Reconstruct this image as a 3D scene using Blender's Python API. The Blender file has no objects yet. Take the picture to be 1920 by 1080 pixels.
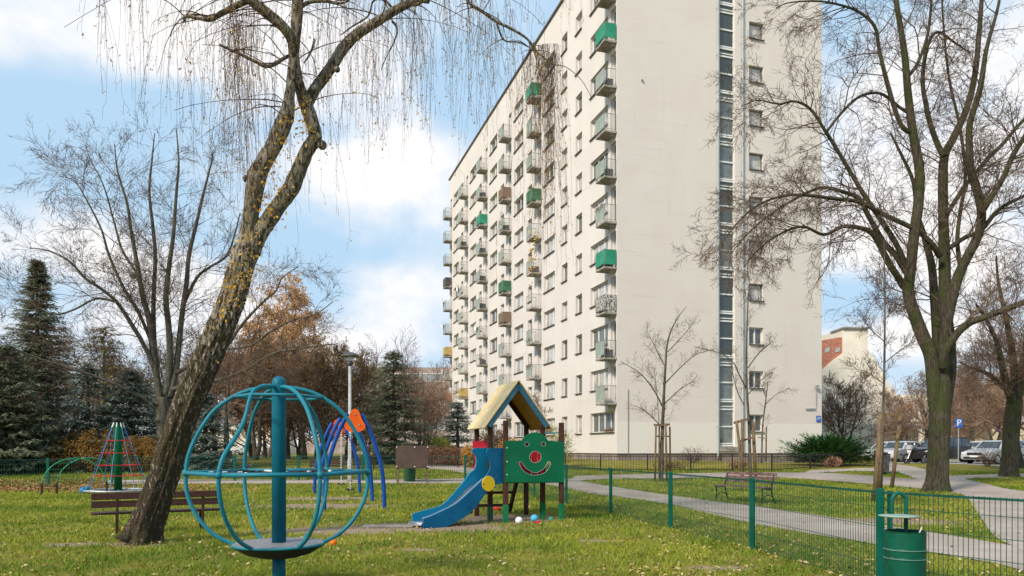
import bpy, math, random
import numpy as np
from mathutils import Vector, Matrix
from mathutils.geometry import tessellate_polygon
R = math.radians
sc = bpy.context.scene
# ------------------------------------------------------------------ camera
F, CX, HY, CAMZ = 1400.0, 960.0, 842.0, 1.5
cam = bpy.data.objects.new('camera', bpy.data.cameras.new('camera'))
sc.collection.objects.link(cam); sc.camera = cam
cam.location = (0, 0, CAMZ); cam.rotation_euler = (R(90), 0, 0)
cam.data.sensor_width = 36; cam.data.lens = 36 * F / 1920
cam.data.shift_y = (HY - 540) / 1920
cam.data.clip_end = 3000; cam.data.clip_start = 0.1
# ------------------------------------------------------------------ light
SUN_EL, SUN_AZ = 38.0, 222.0       # azimuth clockwise from +Y of where the sun stands (behind left)
sun = bpy.data.objects.new('sun', bpy.data.lights.new('sun', 'SUN')); sc.collection.objects.link(sun)
sun.data.energy = 2.6; sun.data.angle = R(9); sun.data.color = (1, .89, .75)
sd = Vector((math.sin(R(SUN_AZ)) * math.cos(R(SUN_EL)), math.cos(R(SUN_AZ)) * math.cos(R(SUN_EL)), math.sin(R(SUN_EL))))
sun.rotation_euler = (-sd).to_track_quat('-Z', 'Y').to_euler()
sc.view_settings.view_transform = 'Standard'; sc.view_settings.look = 'None'
sc.view_settings.exposure = 0.84; sc.view_settings.gamma = 1
world = bpy.data.worlds.new('World'); sc.world = world; world.use_nodes = True

class NT:
    def __init__(s, t): s.t = t; s.n = t.nodes; s.l = t.links
    def node(s, ty, **kw):
        n = s.n.new(ty)
        for k, v in kw.items(): setattr(n, k, v)
        return n
    def link(s, a, b): s.l.new(a, b)
    def inp(s, sock, v):
        if isinstance(v, bpy.types.NodeSocket): s.l.new(v, sock)
        else: sock.default_value = v
    def math(s, op, a, b=0.0, c=None, clamp=False):
        n = s.node('ShaderNodeMath', operation=op, use_clamp=clamp); s.inp(n.inputs[0], a); s.inp(n.inputs[1], b)
        if c is not None: s.inp(n.inputs[2], c)
        return n.outputs[0]
    def mix(s, f, a, b):
        n = s.node('ShaderNodeMix', data_type='RGBA'); s.inp(n.inputs[0], f)
        s.inp(n.inputs[6], a if isinstance(a, bpy.types.NodeSocket) else (*a[:3], 1)); s.inp(n.inputs[7], b if isinstance(b, bpy.types.NodeSocket) else (*b[:3], 1))
        return n.outputs[2]
    def noise(s, vec, scale, detail=4, rough=.55, dist=0):
        n = s.node('ShaderNodeTexNoise'); s.inp(n.inputs['Scale'], scale); n.inputs['Detail'].default_value = detail
        n.inputs['Roughness'].default_value = rough; n.inputs['Distortion'].default_value = dist
        if vec is not None: s.l.new(vec, n.inputs['Vector'])
        return n.outputs[0]
    def ramp(s, f, lo, hi, a=0.0, b=1.0):
        n = s.node('ShaderNodeMapRange', clamp=True); n.interpolation_type = 'SMOOTHSTEP'; s.inp(n.inputs[0], f)
        n.inputs[1].default_value = lo; n.inputs[2].default_value = hi; n.inputs[3].default_value = a; n.inputs[4].default_value = b
        return n.outputs[0]

def build_world():
    w = NT(world.node_tree); w.n.clear()
    out = w.node('ShaderNodeOutputWorld'); bg = w.node('ShaderNodeBackground'); w.link(bg.outputs[0], out.inputs[0])
    sky = w.node('ShaderNodeTexSky', sky_type='NISHITA'); sky.sun_disc = False
    sky.sun_elevation = R(SUN_EL); sky.sun_rotation = R(SUN_AZ); sky.air_density = 1.2; sky.dust_density = 2.5; sky.ozone_density = 2.0
    tc = w.node('ShaderNodeTexCoord'); sp = w.node('ShaderNodeSeparateXYZ'); w.link(tc.outputs['Generated'], sp.inputs[0])
    x, y, z = sp.outputs
    az = w.math('ARCTAN2', x, y)                       # azimuth from +Y
    hor = w.math('SQRT', w.math('ADD', w.math('MULTIPLY', x, x), w.math('MULTIPLY', y, y)))
    el = w.math('ARCTAN2', z, hor)
    cmb = w.node('ShaderNodeCombineXYZ'); w.link(az, cmb.inputs[0]); w.link(w.math('MULTIPLY', el, 1.5), cmb.inputs[1])
    n1 = w.noise(cmb.outputs[0], 4.5, 9, .56, .25)
    n2 = w.noise(cmb.outputs[0], 13, 6, .6)
    # broad cloud banks, placed by azimuth and elevation
    def blob(px, py, sx, sy, amp):
        a0 = math.atan((px - CX) / F); e0 = math.atan((HY - py) / F * math.cos(a0))
        dx = w.math('DIVIDE', w.math('SUBTRACT', az, a0), sx / F); dy = w.math('DIVIDE', w.math('SUBTRACT', el, e0), sy / F)
        q = w.math('ADD', w.math('MULTIPLY', dx, dx), w.math('MULTIPLY', dy, dy))
        return w.math('MULTIPLY', w.math('EXPONENT', w.math('MULTIPLY', q, -1)), amp)
    acc = None
    for b in [(700, 330, 170, 75, .34), (790, 300, 120, 70, .25), (770, 520, 170, 62, .34), (60, 60, 240, 75, .3), (330, 60, 220, 80, .25), (640, 90, 230, 95, .3),
              (150, 480, 260, 60, .22), (330, 300, 130, 90, .22), (640, 640, 260, 50, .3), (30, 620, 260, 60, .25), (420, 560, 240, 60, .2),
              (1640, 330, 210, 190, .3), (1850, 420, 180, 260, .25), (1800, 60, 160, 70, .22), (1620, 640, 200, 45, .3),
              (120, 270, 190, 85, -.3), (560, 470, 210, 26, -.22), (870, 170, 95, 70, -.3), (1600, 560, 70, 50, -.28), (1560, 80, 90, 90, -.2), (300, 200, 200, 50, -.18),
              (600, 540, 40, 70, -.2), (590, 250, 90, 25, -.2)]:
        v = blob(*b); acc = v if acc is None else w.math('ADD', acc, v)
    dens = w.math('ADD', w.math('ADD', w.math('MULTIPLY', n1, 1.15), w.math('MULTIPLY', n2, .12)), acc)
    mask = w.ramp(dens, .56, 1.04)
    # blue of the sky thinned by high haze
    skc = w.node('ShaderNodeVectorMath', operation='SCALE'); w.link(sky.outputs[0], skc.inputs[0]); skc.inputs['Scale'].default_value = 1.0
    blue = w.mix(.93, skc.outputs[0], (3.0, 4.35, 5.65))
    thick = w.ramp(w.math('ADD', dens, w.math('MULTIPLY', n2, .5)), .85, 1.5)
    cloud = w.mix(thick, (5.45, 5.55, 5.85), (6.7, 6.5, 6.4))
    col = w.mix(mask, blue, cloud)
    lo = w.ramp(z, -.02, .12)
    col = w.mix(lo, (5.9, 5.9, 5.95), col)
    w.link(col, bg.inputs[0]); bg.inputs[1].default_value = .095
build_world()

# ------------------------------------------------------------------ helpers
def sm(t): t = max(0.0, min(1.0, t)); return t * t * (3 - 2 * t)
def G(x, y):
    return sm((y - 24) / 24) * (.8 - .2 * sm((x - 10) / 8)) if y > 24 else 0.0
def P(px, py, d): return Vector(((px - CX) * d / F, d, CAMZ - (py - HY) * d / F))
def gp(px, py):
    lo, hi = 3.0, 120.0
    for _ in range(50):
        d = (lo + hi) / 2
        if HY + (CAMZ - G((px - CX) * d / F, d)) * F / d > py: lo = d
        else: hi = d
    x = (px - CX) * d / F
    return Vector((x, d, G(x, d)))
def gd(px, d): x = (px - CX) * d / F; return Vector((x, d, G(x, d)))
def unproj(px, py, p0, dr):            # pixel -> (s, z) on the vertical plane through p0 along dr
    a = (px - CX) / F; s = (p0[0] - a * p0[1]) / (a * dr[1] - dr[0]); y = p0[1] + s * dr[1]
    return s, CAMZ - (py - HY) * y / F

def tag(o, label=None, cat=None, group=None, kind=None):
    if label: o['label'] = label
    if cat: o['category'] = cat
    if group: o['group'] = group
    if kind: o['kind'] = kind
    return o
def thing(name, label, cat, loc=(0, 0, 0), group=None, rz=0.0):
    o = bpy.data.objects.new(name, None); o.empty_display_size = .1; sc.collection.objects.link(o)
    o.location = loc; o.rotation_euler = (0, 0, rz); return tag(o, label, cat, group)
def link(name, me, parent=None, loc=None, rz=None, label=None):
    o = bpy.data.objects.new(name, me); sc.collection.objects.link(o)
    if parent: o.parent = parent
    if loc is not None: o.location = loc
    if rz is not None: o.rotation_euler = (0, 0, rz)
    if label: o['label'] = label
    return o
def copy_tree(o, parent=None):
    c = o.copy(); sc.collection.objects.link(c); c.parent = parent
    for ch in list(KIDS(o)): copy_tree(ch, c)
    return c
def KIDS(o): return [c for c in sc.collection.objects if c.parent == o]

class MB:
    def __init__(s): s.v = []; s.f = []
    def add(s, vs, fs):
        b = len(s.v); s.v.extend(tuple(p) for p in vs); s.f.extend(tuple(i + b for i in f) for f in fs)
    def quad(s, a, b, c, d): s.add([a, b, c, d], [(0, 1, 2, 3)])
    def tri(s, a, b, c):
        n = len(s.v); s.v += [a, b, c]; s.f.append((n, n + 1, n + 2))
    def box(s, c, size, M=None, bev=0):
        hx, hy, hz = [q / 2 for q in size]; c = Vector(c)
        vs = [Vector((sx * hx, sy * hy, sz * hz)) for sz in (-1, 1) for sy in (-1, 1) for sx in (-1, 1)]
        if M: vs = [M @ p for p in vs]
        s.add([p + c for p in vs], [(0, 2, 3, 1), (4, 5, 7, 6), (0, 1, 5, 4), (2, 6, 7, 3), (0, 4, 6, 2), (1, 3, 7, 5)])
    def beam(s, a, b, w, h, up=(0, 0, 1)):
        a = Vector(a); b = Vector(b); t = (b - a).normalized(); u = Vector(up)
        x = t.cross(u)
        if x.length < 1e-4: x = t.cross(Vector((1, 0, 0)))
        x.normalize(); y = x.cross(t).normalized(); x *= w / 2; y *= h / 2
        vs = [a - x - y, a + x - y, a + x + y, a - x + y, b - x - y, b + x - y, b + x + y, b - x + y]
        s.add(vs, [(0, 1, 2, 3), (7, 6, 5, 4), (0, 4, 5, 1), (1, 5, 6, 2), (2, 6, 7, 3), (3, 7, 4, 0)])
    def tube(s, pts, rad, n=6, cap=True, closed=False, rough=0, rng=None):
        m = len(pts)
        if not hasattr(rad, '__len__'): rad = [rad] * m
        b = len(s.v); cs = [(math.cos(2 * math.pi * k / n), math.sin(2 * math.pi * k / n)) for k in range(n)]
        px_, py_, pz_ = .0, .0, .0
        u = None
        for i in range(m):
            p = pts[i]
            if closed: q0, q1 = pts[i - 1], pts[(i + 1) % m]
            else: q0, q1 = pts[max(i - 1, 0)], pts[min(i + 1, m - 1)]
            tx, ty, tz = q1[0] - q0[0], q1[1] - q0[1], q1[2] - q0[2]
            L = math.sqrt(tx * tx + ty * ty + tz * tz) or 1; tx /= L; ty /= L; tz /= L
            if u is None:
                u = (0, 0, 1) if abs(tz) < .9 else (1, 0, 0)
            dt = u[0] * tx + u[1] * ty + u[2] * tz
            ux, uy, uz = u[0] - dt * tx, u[1] - dt * ty, u[2] - dt * tz
            L = math.sqrt(ux * ux + uy * uy + uz * uz)
            if L < 1e-5: ux, uy, uz = 1, 0, 0; L = 1
            ux /= L; uy /= L; uz /= L; u = (ux, uy, uz)
            vx, vy, vz = ty * uz - tz * uy, tz * ux - tx * uz, tx * uy - ty * ux
            r = rad[i]
            for c, sn in cs:
                rr = r * (1 + rng.uniform(-rough, rough)) if rng else r
                s.v.append((p[0] + rr * (c * ux + sn * vx), p[1] + rr * (c * uy + sn * vy), p[2] + rr * (c * uz + sn * vz)))
        for i in range(m if closed else m - 1):
            j = (i + 1) % m
            for k in range(n):
                k2 = (k + 1) % n
                s.f.append((b + i * n + k, b + i * n + k2, b + j * n + k2, b + j * n + k))
        if cap and not closed:
            s.f.append(tuple(b + k for k in range(n - 1, -1, -1))); s.f.append(tuple(b + (m - 1) * n + k for k in range(n)))
    def lathe(s, prof, c=(0, 0, 0), n=24, cap=True):
        b = len(s.v)
        for r, z in prof:
            for k in range(n):
                a = 2 * math.pi * k / n; s.v.append((c[0] + r * math.cos(a), c[1] + r * math.sin(a), c[2] + z))
        for i in range(len(prof) - 1):
            for k in range(n):
                k2 = (k + 1) % n; s.f.append((b + i * n + k, b + i * n + k2, b + (i + 1) * n + k2, b + (i + 1) * n + k))
        if cap:
            s.f.append(tuple(b + k for k in range(n - 1, -1, -1))); s.f.append(tuple(b + (len(prof) - 1) * n + k for k in range(n)))
    def plate(s, loops, w0, w1, fn):      # loops of (u,v), first outer; fn(u,v,w)->xyz
        flat = [p for l in loops for p in l]
        tr = tessellate_polygon([[Vector((p[0], p[1], 0)) for p in l] for l in loops])
        n = len(flat); b = len(s.v)
        for w in (w0, w1):
            for p in flat: s.v.append(tuple(fn(p[0], p[1], w)))
        for t in tr:
            s.f.append((b + t[0], b + t[1], b + t[2])); s.f.append((b + n + t[2], b + n + t[1], b + n + t[0]))
        o = 0
        for l in loops:
            m = len(l)
            for k in range(m):
                k2 = (k + 1) % m; s.f.append((b + o + k, b + o + k2, b + n + o + k2, b + n + o + k))
            o += m
    def mesh(s, name, mat, smooth=False, org=(0, 0, 0), fix=False):
        me = bpy.data.meshes.new(name)
        V = np.array(s.v, dtype=np.float64).reshape(-1, 3) - np.array(org, dtype=np.float64)
        me.from_pydata(V.tolist(), [], s.f)
        me.materials.append(mat)
        if fix:
            import bmesh
            bm = bmesh.new(); bm.from_mesh(me); bmesh.ops.recalc_face_normals(bm, faces=bm.faces); bm.to_mesh(me); bm.free()
        if smooth: me.polygons.foreach_set('use_smooth', [True] * len(me.polygons))
        me.update(); return me
    def build(s, name, mat, parent=None, smooth=False, fix=False, label=None, top=None):
        org = top if top is not None else (root_loc(parent) if parent else (0, 0, 0))
        o = link(name, s.mesh(name, mat, smooth, org, fix), parent, label=label)
        if not parent and top is not None: o.location = top
        return o
def root_loc(o):
    while o.parent: o = o.parent
    return tuple(o.location)
def edge_bevel(o, w=.008):
    m = o.modifiers.new('bevel', 'BEVEL'); m.width = w; m.segments = 2; m.limit_method = 'ANGLE'; m.angle_limit = R(40); return o
def wn(o):
    m = o.modifiers.new('es', 'EDGE_SPLIT'); m.split_angle = R(35); return o

def cat_rom(P_, n=6, closed=False):
    out = []; m = len(P_)
    rng_ = range(m if closed else m - 1)
    for i in rng_:
        if closed: p0, p1, p2, p3 = P_[i - 1], P_[i], P_[(i + 1) % m], P_[(i + 2) % m]
        else: p0, p1, p2, p3 = P_[max(i - 1, 0)], P_[i], P_[i + 1], P_[min(i + 2, m - 1)]
        for k in range(n):
            t = k / n; t2 = t * t; t3 = t2 * t
            out.append(tuple(.5 * (2 * b + (c - a) * t + (2 * a - 5 * b + 4 * c - d) * t2 + (3 * b - a - 3 * c + d) * t3) for a, b, c, d in zip(p0, p1, p2, p3)))
    if not closed: out.append(tuple(P_[-1]))
    return out

# ------------------------------------------------------------------ materials
def S(h):
    h = h.lstrip('#'); c = [int(h[i:i + 2], 16) / 255 for i in (0, 2, 4)]
    return tuple(q / 12.92 if q <= .04045 else ((q + .055) / 1.055) ** 2.4 for q in c)
def newmat(name):
    m = bpy.data.materials.new(name); m.use_nodes = True; t = NT(m.node_tree)
    return m, t, t.n['Principled BSDF']
SCUFF = {k: v for k, v in zip(['teal paint', 'teal pole paint', 'blue playground board', 'blue board inner side', 'green playground board', 'green bin enamel', 'cobalt blue tube', 'yellow disc', 'red board', 'dark green fence post', 'grey blue roof trim', 'orange board'], [(.12, .3, .34), (.1, .24, .28), (.14, .28, .36), (.2, .36, .42), (.12, .26, .17), (.14, .2, .15), (.12, .17, .35), (.5, .42, .2), (.5, .2, .18), (.09, .19, .14), (.2, .2, .18), (.6, .3, .15)])}
def mat(name, c, rough=.6, c2=None, scale=3, lo=.4, hi=.62, metal=0, bump=0, bscale=40, spec=.2, detail=5, stretch=None, coord='Object', c3=None, scale3=1.0):
    m, t, b = newmat(name)
    tc = t.node('ShaderNodeTexCoord'); v = tc.outputs[coord]
    if stretch:
        mp = t.node('ShaderNodeMapping'); mp.inputs['Scale'].default_value = stretch; t.link(v, mp.inputs[0]); v = mp.outputs[0]
    col = None
    if c2: col = t.mix(t.ramp(t.noise(v, scale, detail), lo, hi), c, c2)
    if c3: col = t.mix(t.ramp(t.noise(v, scale3, 3), .45, .68), col, c3)
    if name in SCUFF:
        sc1 = t.ramp(t.noise(v, 11, 7, .75), .6, .68); sc2 = t.ramp(t.noise(v, 1.7, 3), .4, .65)
        col = t.mix(t.math('MULTIPLY', t.math('MULTIPLY', sc1, sc2), .55), col, SCUFF[name]); col = t.mix(t.math('MULTIPLY', t.ramp(t.noise(v, 3.1, 5, .7), .55, .8), .35), col, tuple(q * .5 + .03 for q in c))
    if col: t.link(col, b.inputs['Base Color'])
    else: b.inputs['Base Color'].default_value = (*c, 1)
    b.inputs['Roughness'].default_value = rough; b.inputs['Metallic'].default_value = metal; b.inputs['Specular IOR Level'].default_value = spec
    if bump:
        bn = t.node('ShaderNodeBump'); bn.inputs['Strength'].default_value = bump; bn.inputs['Distance'].default_value = .02
        t.link(t.noise(v, bscale, 5), bn.inputs['Height']); t.link(bn.outputs[0], b.inputs['Normal'])
    return m
def leafmat(name, cols, rough=.6, trans=.25, patch=None):
    m, t, b = newmat(name); g = t.node('ShaderNodeNewGeometry'); r = t.node('ShaderNodeValToRGB')
    e = r.color_ramp.elements
    while len(e) < len(cols): e.new(.5)
    for i, c in enumerate(cols): e[i].position = i / (len(cols) - 1); e[i].color = (*c, 1)
    t.link(g.outputs['Random Per Island'], r.inputs[0]); t.link(r.outputs[0], b.inputs['Base Color'])
    cs = r.outputs[0]
    if patch:
        tc = t.node('ShaderNodeTexCoord'); cs = t.mix(t.ramp(t.noise(tc.outputs['Object'], patch[1], 6, .65), .42, .6), cs, patch[0]); cs = t.mix(t.ramp(t.noise(tc.outputs['Object'], .9, 5, .6), .5, .72, 0, .6), cs, patch[2]); t.link(cs, b.inputs['Base Color'])
    b.inputs['Roughness'].default_value = rough; b.inputs['Specular IOR Level'].default_value = .25
    if trans:
        tr = t.node('ShaderNodeBsdfTranslucent'); t.link(cs, tr.inputs[0]); mx = t.node('ShaderNodeMixShader'); mx.inputs[0].default_value = trans
        t.link(b.outputs[0], mx.inputs[1]); t.link(tr.outputs[0], mx.inputs[2]); t.link(mx.outputs[0], t.n['Material Output'].inputs[0])
    return m
M = {}
M['teal'] = mat('teal paint', (.01, .155, .215), .5, (.018, .195, .26), 2.5, bump=.05, bscale=30)
M['teal_pole'] = mat('teal pole paint', (.001, .1, .16), .5, (.003, .122, .19), 2, bump=.05, bscale=25)
M['plat'] = mat('grey checker plate', (.22, .22, .23), .45, (.32, .32, .33), 30, bump=.4, bscale=90, metal=.3)
M['dark'] = mat('dark underside', (.015, .022, .035), .6)
M['rope'] = mat('black rope', (.02, .02, .03), .8, (.06, .06, .07), 60)
M['clip'] = mat('white clip', (.7, .7, .7), .5)
M['post'] = mat('brown stained timber', (.045, .02, .014), .65, (.08, .036, .026), 7, stretch=(6, 6, 1), bump=.25, bscale=30)
M['sock'] = mat('green painted sleeve', (.005, .12, .045), .55, (.01, .16, .06), 5, bump=.1)
M['arch'] = mat('light green tube paint', (.02, .22, .11), .4, (.03, .26, .14), 4)
M['green'] = mat('green playground board', (.001, .105, .045), .45, (.002, .125, .055), 1.8, bump=.04, bscale=20)
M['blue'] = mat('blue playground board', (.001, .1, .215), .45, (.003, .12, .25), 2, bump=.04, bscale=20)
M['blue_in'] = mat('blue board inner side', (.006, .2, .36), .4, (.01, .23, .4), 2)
M['chute'] = mat('worn steel chute', (.42, .46, .5), .28, (.55, .58, .6), 6, metal=.75)
M['yellow'] = mat('yellow disc', (.75, .48, .01), .45, (.8, .52, .02), 4)
M['red'] = mat('red board', (.5, .02, .035), .45, (.58, .03, .05), 3)
M['roof'] = mat('cream roof board', (.68, .52, .26), .6, (.6, .43, .2), 2.5, bump=.1, bscale=40, c3=(.72, .6, .36), scale3=5)
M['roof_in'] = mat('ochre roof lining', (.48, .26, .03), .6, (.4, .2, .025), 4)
M['trim'] = mat('grey blue roof trim', (.035, .11, .16), .55, (.05, .14, .2), 6)
M['navy'] = mat('cobalt blue tube', (.004, .055, .28), .4, (.008, .07, .32), 3)
M['orange'] = mat('orange board', (.75, .1, .008), .5, (.8, .13, .012), 3)
M['steel'] = mat('galvanised steel', (.36, .37, .38), .45, (.46, .47, .48), 6, metal=.6)
M['fence'] = mat('green powder coated wire', (.005, .055, .04), .5, (.008, .075, .055), 4)
M['fence2'] = mat('dark green fence post', (.001, .08, .055), .45, (.003, .1, .07), 3)
M['iron'] = mat('black iron', (.018, .017, .018), .5, (.03, .028, .028), 8)
M['slat'] = mat('dark brown bench slat', (.05, .022, .018), .55, (.085, .04, .032), 6, stretch=(1, 8, 8), bump=.2, bscale=25)
M['slat2'] = mat('weathered brown bench slat', (.16, .09, .08), .7, (.25, .16, .14), 6, bump=.2, bscale=25)
M['board'] = mat('brown metal sheet', (.07, .045, .038), .5, (.09, .058, .048), 3)
M['stake'] = mat('raw timber stake', (.11, .07, .045), .85, (.19, .13, .085), 5, stretch=(5, 5, 1), bump=.3, bscale=30, c3=(.16, .13, .05), scale3=2)
M['bin'] = mat('green bin enamel', (.001, .075, .045), .45, (.003, .09, .055), 3, bump=.05, c3=(.004, .06, .036), scale3=8)
M['binlid'] = mat('weathered green grey lid', (.16, .26, .22), .55, (.26, .34, .3), 5)
M['lamp_pole'] = mat('pale grey lamp pole', (.42, .42, .41), .55, (.33, .33, .32), 4)
M['lamp_head'] = mat('dark lamp head', (.06, .065, .06), .5, (.1, .1, .09), 6)
M['tyre'] = mat('tyre rubber', (.018, .018, .018), .8)
M['rim'] = mat('alloy rim', (.4, .4, .42), .35, metal=.7)
M['lightglass'] = mat('headlight glass', (.6, .62, .65), .15)
M['platew'] = mat('number plate', (.7, .7, .7), .5)
M['carglass'] = mat('car glass', (.02, .025, .03), .06, (.06, .07, .075), 3, spec=.8)
for nm, c, c2 in [('silver', (.42, .43, .45), (.48, .49, .5)), ('white', (.68, .69, .7), (.74, .75, .76)), ('anthracite', (.02, .021, .025), (.03, .031, .035)), ('greyblue', (.22, .25, .28), (.28, .3, .33)), ('carred', (.35, .03, .03), (.4, .04, .04))]:
    M['car_' + nm] = mat('car paint ' + nm, c, .22, c2, 1.5, metal=.25, spec=.6)
M['plaster_red'] = mat('red roof tiles', (.34, .135, .09), .85, (.42, .19, .13), 3, bump=.4, bscale=12)
M['creamwall'] = mat('cream render', (.68, .62, .52), .9, (.76, .7, .6), .5, c3=(.62, .58, .48), scale3=.2)
M['tanwall'] = mat('tan render', (.5, .43, .3), .9, (.58, .5, .36), .6)
M['brickfar'] = mat('weathered brown cladding', (.3, .24, .215), .9, (.4, .33, .3), .8)
M['farwin'] = mat('far window glass', (.2, .24, .26), .1, (.36, .4, .42), .5)
M['greyroof'] = mat('grey flat roof', (.25, .22, .21), .9, (.32, .28, .27), 1)
M['signblue'] = mat('blue sign enamel', (.01, .1, .42), .4, (.015, .12, .46), 3)
M['signwhite'] = mat('white sign lettering', (.8, .8, .8), .5)
M['white_frame'] = mat('white window frame', (.74, .74, .72), .45, (.66, .66, .63), 2)
M['grey_frame'] = mat('grey window frame', (.13, .13, .125), .5, (.19, .19, .18), 2)
M['sill'] = mat('dark sheet sill', (.09, .085, .08), .6, (.14, .13, .12), 4)
M['conc'] = mat('stained concrete slab', (.35, .32, .28), .9, (.22, .2, .17), 2.5)
M['rail'] = mat('grey painted railing', (.17, .18, .17), .6, (.23, .23, .21), 5)
M['pan_grey'] = mat('pale green grey panel', (.26, .31, .27), .6, (.32, .36, .31), 2)
M['pan_green'] = mat('bright green sheet', (.025, .22, .13), .5, (.035, .27, .165), 2)
M['pan_dgreen'] = mat('dark green panel', (.04, .13, .07), .6, (.06, .17, .09), 2)
M['pan_brown'] = mat('brown reed screen', (.16, .11, .07), .8, (.24, .17, .12), 14)
M['pan_yellow'] = mat('ochre panel', (.42, .3, .1), .7, (.48, .36, .14), 4)
M['pan_dark'] = mat('dark grey panel', (.06, .06, .06), .6, (.1, .1, .1), 5)
M['pan_rust'] = mat('rust orange panel', (.4, .2, .12), .7, (.46, .24, .15), 3)
M['pan_lace'] = mat('patterned grey screen', (.5, .48, .44), .8, (.12, .12, .1), 9, lo=.48, hi=.52)
M['pipe'] = mat('pale blue grey rainpipe', (.36, .41, .42), .5, (.42, .46, .47), 2)
M['plinth'] = mat('brown stone plinth', (.21, .165, .145), .9, (.29, .24, .215), 1.2, stretch=(1, 1, 1))
M['roofedge'] = mat('roof edge sheet', (.12, .1, .09), .6)
M['toy_r'] = mat('red plastic', (.6, .02, .04), .4); M['toy_o'] = mat('orange plastic', (.75, .16, .01), .4)
M['toy_w'] = mat('white plastic', (.75, .75, .75), .4); M['toy_b'] = mat('light blue plastic', (.08, .4, .6), .4)
M['toy_g'] = mat('green plastic', (.05, .35, .25), .4)
M['spring'] = mat('sky blue plastic cap', (.02, .2, .42), .4)
M['slabmat'] = mat('grey rubber mat', (.2, .175, .155), .9, (.27, .24, .22), 3, bump=.4)

def bark(name, base, light, moss, lo=.5, hi=.62, scale=4, st=(3, 3, .8), mossamt=.5, bump=.6, zfade=None):
    m, t, b = newmat(name); tc = t.node('ShaderNodeTexCoord'); mp = t.node('ShaderNodeMapping'); mp.inputs['Scale'].default_value = st
    t.link(tc.outputs['Object'], mp.inputs[0]); v = mp.outputs[0]
    n = t.noise(v, scale, 7, .65, .4); f = t.ramp(n, lo, hi)
    if zfade:
        sp = t.node('ShaderNodeSeparateXYZ'); t.link(tc.outputs['Object'], sp.inputs[0])
        zz = t.ramp(sp.outputs[2], zfade[0], zfade[1], zfade[2], zfade[3]); f = t.ramp(t.math('ADD', n, zz), lo, hi)
    col = t.mix(f, base, light)
    col = t.mix(t.math('MULTIPLY', t.ramp(t.noise(tc.outputs['Object'], 1.6, 5), .42, .62), mossamt), col, moss)
    t.link(col, b.inputs['Base Color']); b.inputs['Roughness'].default_value = .9; b.inputs['Specular IOR Level'].default_value = .2
    bn = t.node('ShaderNodeBump'); bn.inputs['Strength'].default_value = bump; bn.inputs['Distance'].default_value = .05
    t.link(t.noise(v, scale * 2.2, 6, .7), bn.inputs['Height']); t.link(bn.outputs[0], b.inputs['Normal']); return m
M['birch'] = bark('birch bark', (.065, .047, .032), (.42, .37, .29), (.07, .065, .018),   .5, .62, 9, (2.6, 2.6, .8), .45, 1.0, (.6, 5.5, -.05, .07))
M['twig'] = mat('dark birch twig', (.075, .042, .034), .8, (.12, .07, .055), 3)
M['mossbark'] = bark('mossy bark', (.04, .033, .024), (.1, .085, .06), (.05, .066, .014), .4, .6, 5, (4, 4, .7), .68, .9)
M['limb'] = bark('branch bark', (.055, .045, .03), (.13, .11, .075), (.085, .09, .03), .4, .6, 6, (3, 3, 1), .6, .5)
M['twig2'] = mat('brown twig', (.085, .055, .04), .85, (.14, .095, .065), 2)
M['twig3'] = mat('reddish twig', (.2, .125, .085), .85, (.27, .175, .115), 2)
M['greybark'] = bark('grey bark', (.065, .055, .045), (.15, .13, .105), (.07, .075, .035), .4, .6, 4, (3, 3, .8), .4, .5)
M['birchleaf'] = leafmat('yellow birch leaf', [(.5, .3, .05), (.42, .22, .05), (.62, .42, .07), (.35, .2, .08)])
M['ivyleaf'] = leafmat('golden leaf', [(.7, .4, .03), (.55, .27, .03), (.75, .5, .06), (.4, .2, .04)])
M['litter'] = leafmat('fallen leaf', [(.48, .36, .16), (.36, .23, .09), (.55, .46, .26), (.28, .17, .08), (.5, .37, .08), (.2, .12, .055)], .7, 0)
M['litter_r'] = leafmat('fallen red leaf', [(.38, .14, .06), (.3, .12, .06), (.48, .24, .12), (.25, .1, .05), (.5, .33, .2)], .7, 0)
M['grass'] = leafmat('grass blade', [(.18, .25, .02), (.27, .33, .026), (.36, .37, .035), (.22, .29, .022), (.46, .4, .08)], .7, .3, ((.12, .2, .015), .35, (.32, .28, .05)))
M['spruce'] = leafmat('spruce needles', [(.14, .165, .1), (.19, .22, .135), (.25, .28, .175), (.17, .175, .12)], .7, .4)
M['bluespruce'] = leafmat('blue spruce needles', [(.13, .175, .145), (.18, .23, .19), (.25, .3, .255), (.15, .19, .165)], .7, .4)
M['olive'] = leafmat('olive pine needles', [(.17, .16, .05), (.24, .21, .06), (.12, .12, .045), (.28, .23, .08)], .7, .15)
M['juniper'] = leafmat('juniper needles', [(.05, .13, .035), (.075, .175, .045), (.03, .085, .028), (.11, .21, .06)], .7, .15)
M['larch'] = leafmat('rusty larch needles', [(.66, .37, .14), (.72, .44, .19), (.58, .32, .13), (.68, .5, .25)], .7, .3)
M['ochre'] = leafmat('ochre shrub leaf', [(.3, .16, .035), (.22, .12, .03), (.38, .21, .05), (.15, .1, .03)], .7, .3)
M['lime'] = leafmat('lime shrub leaf', [(.36, .38, .05), (.45, .42, .06), (.28, .3, .05)], .7, .3)
M['russet'] = leafmat('russet shrub leaf', [(.24, .11, .06), (.18, .09, .055), (.3, .15, .08)], .7, .2)
M['pinkleaf'] = leafmat('dry pinkish leaf', [(.4, .2, .12), (.5, .28, .2), (.32, .16, .1)], .7, .2)
M['orangeleaf'] = leafmat('orange shrub leaf', [(.5, .25, .05), (.6, .32, .08), (.4, .2, .05)], .7, .3)
M['brownleaf'] = leafmat('withered brown leaf', [(.15, .09, .05), (.2, .12, .065), (.11, .07, .045)], .7, .2)

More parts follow.
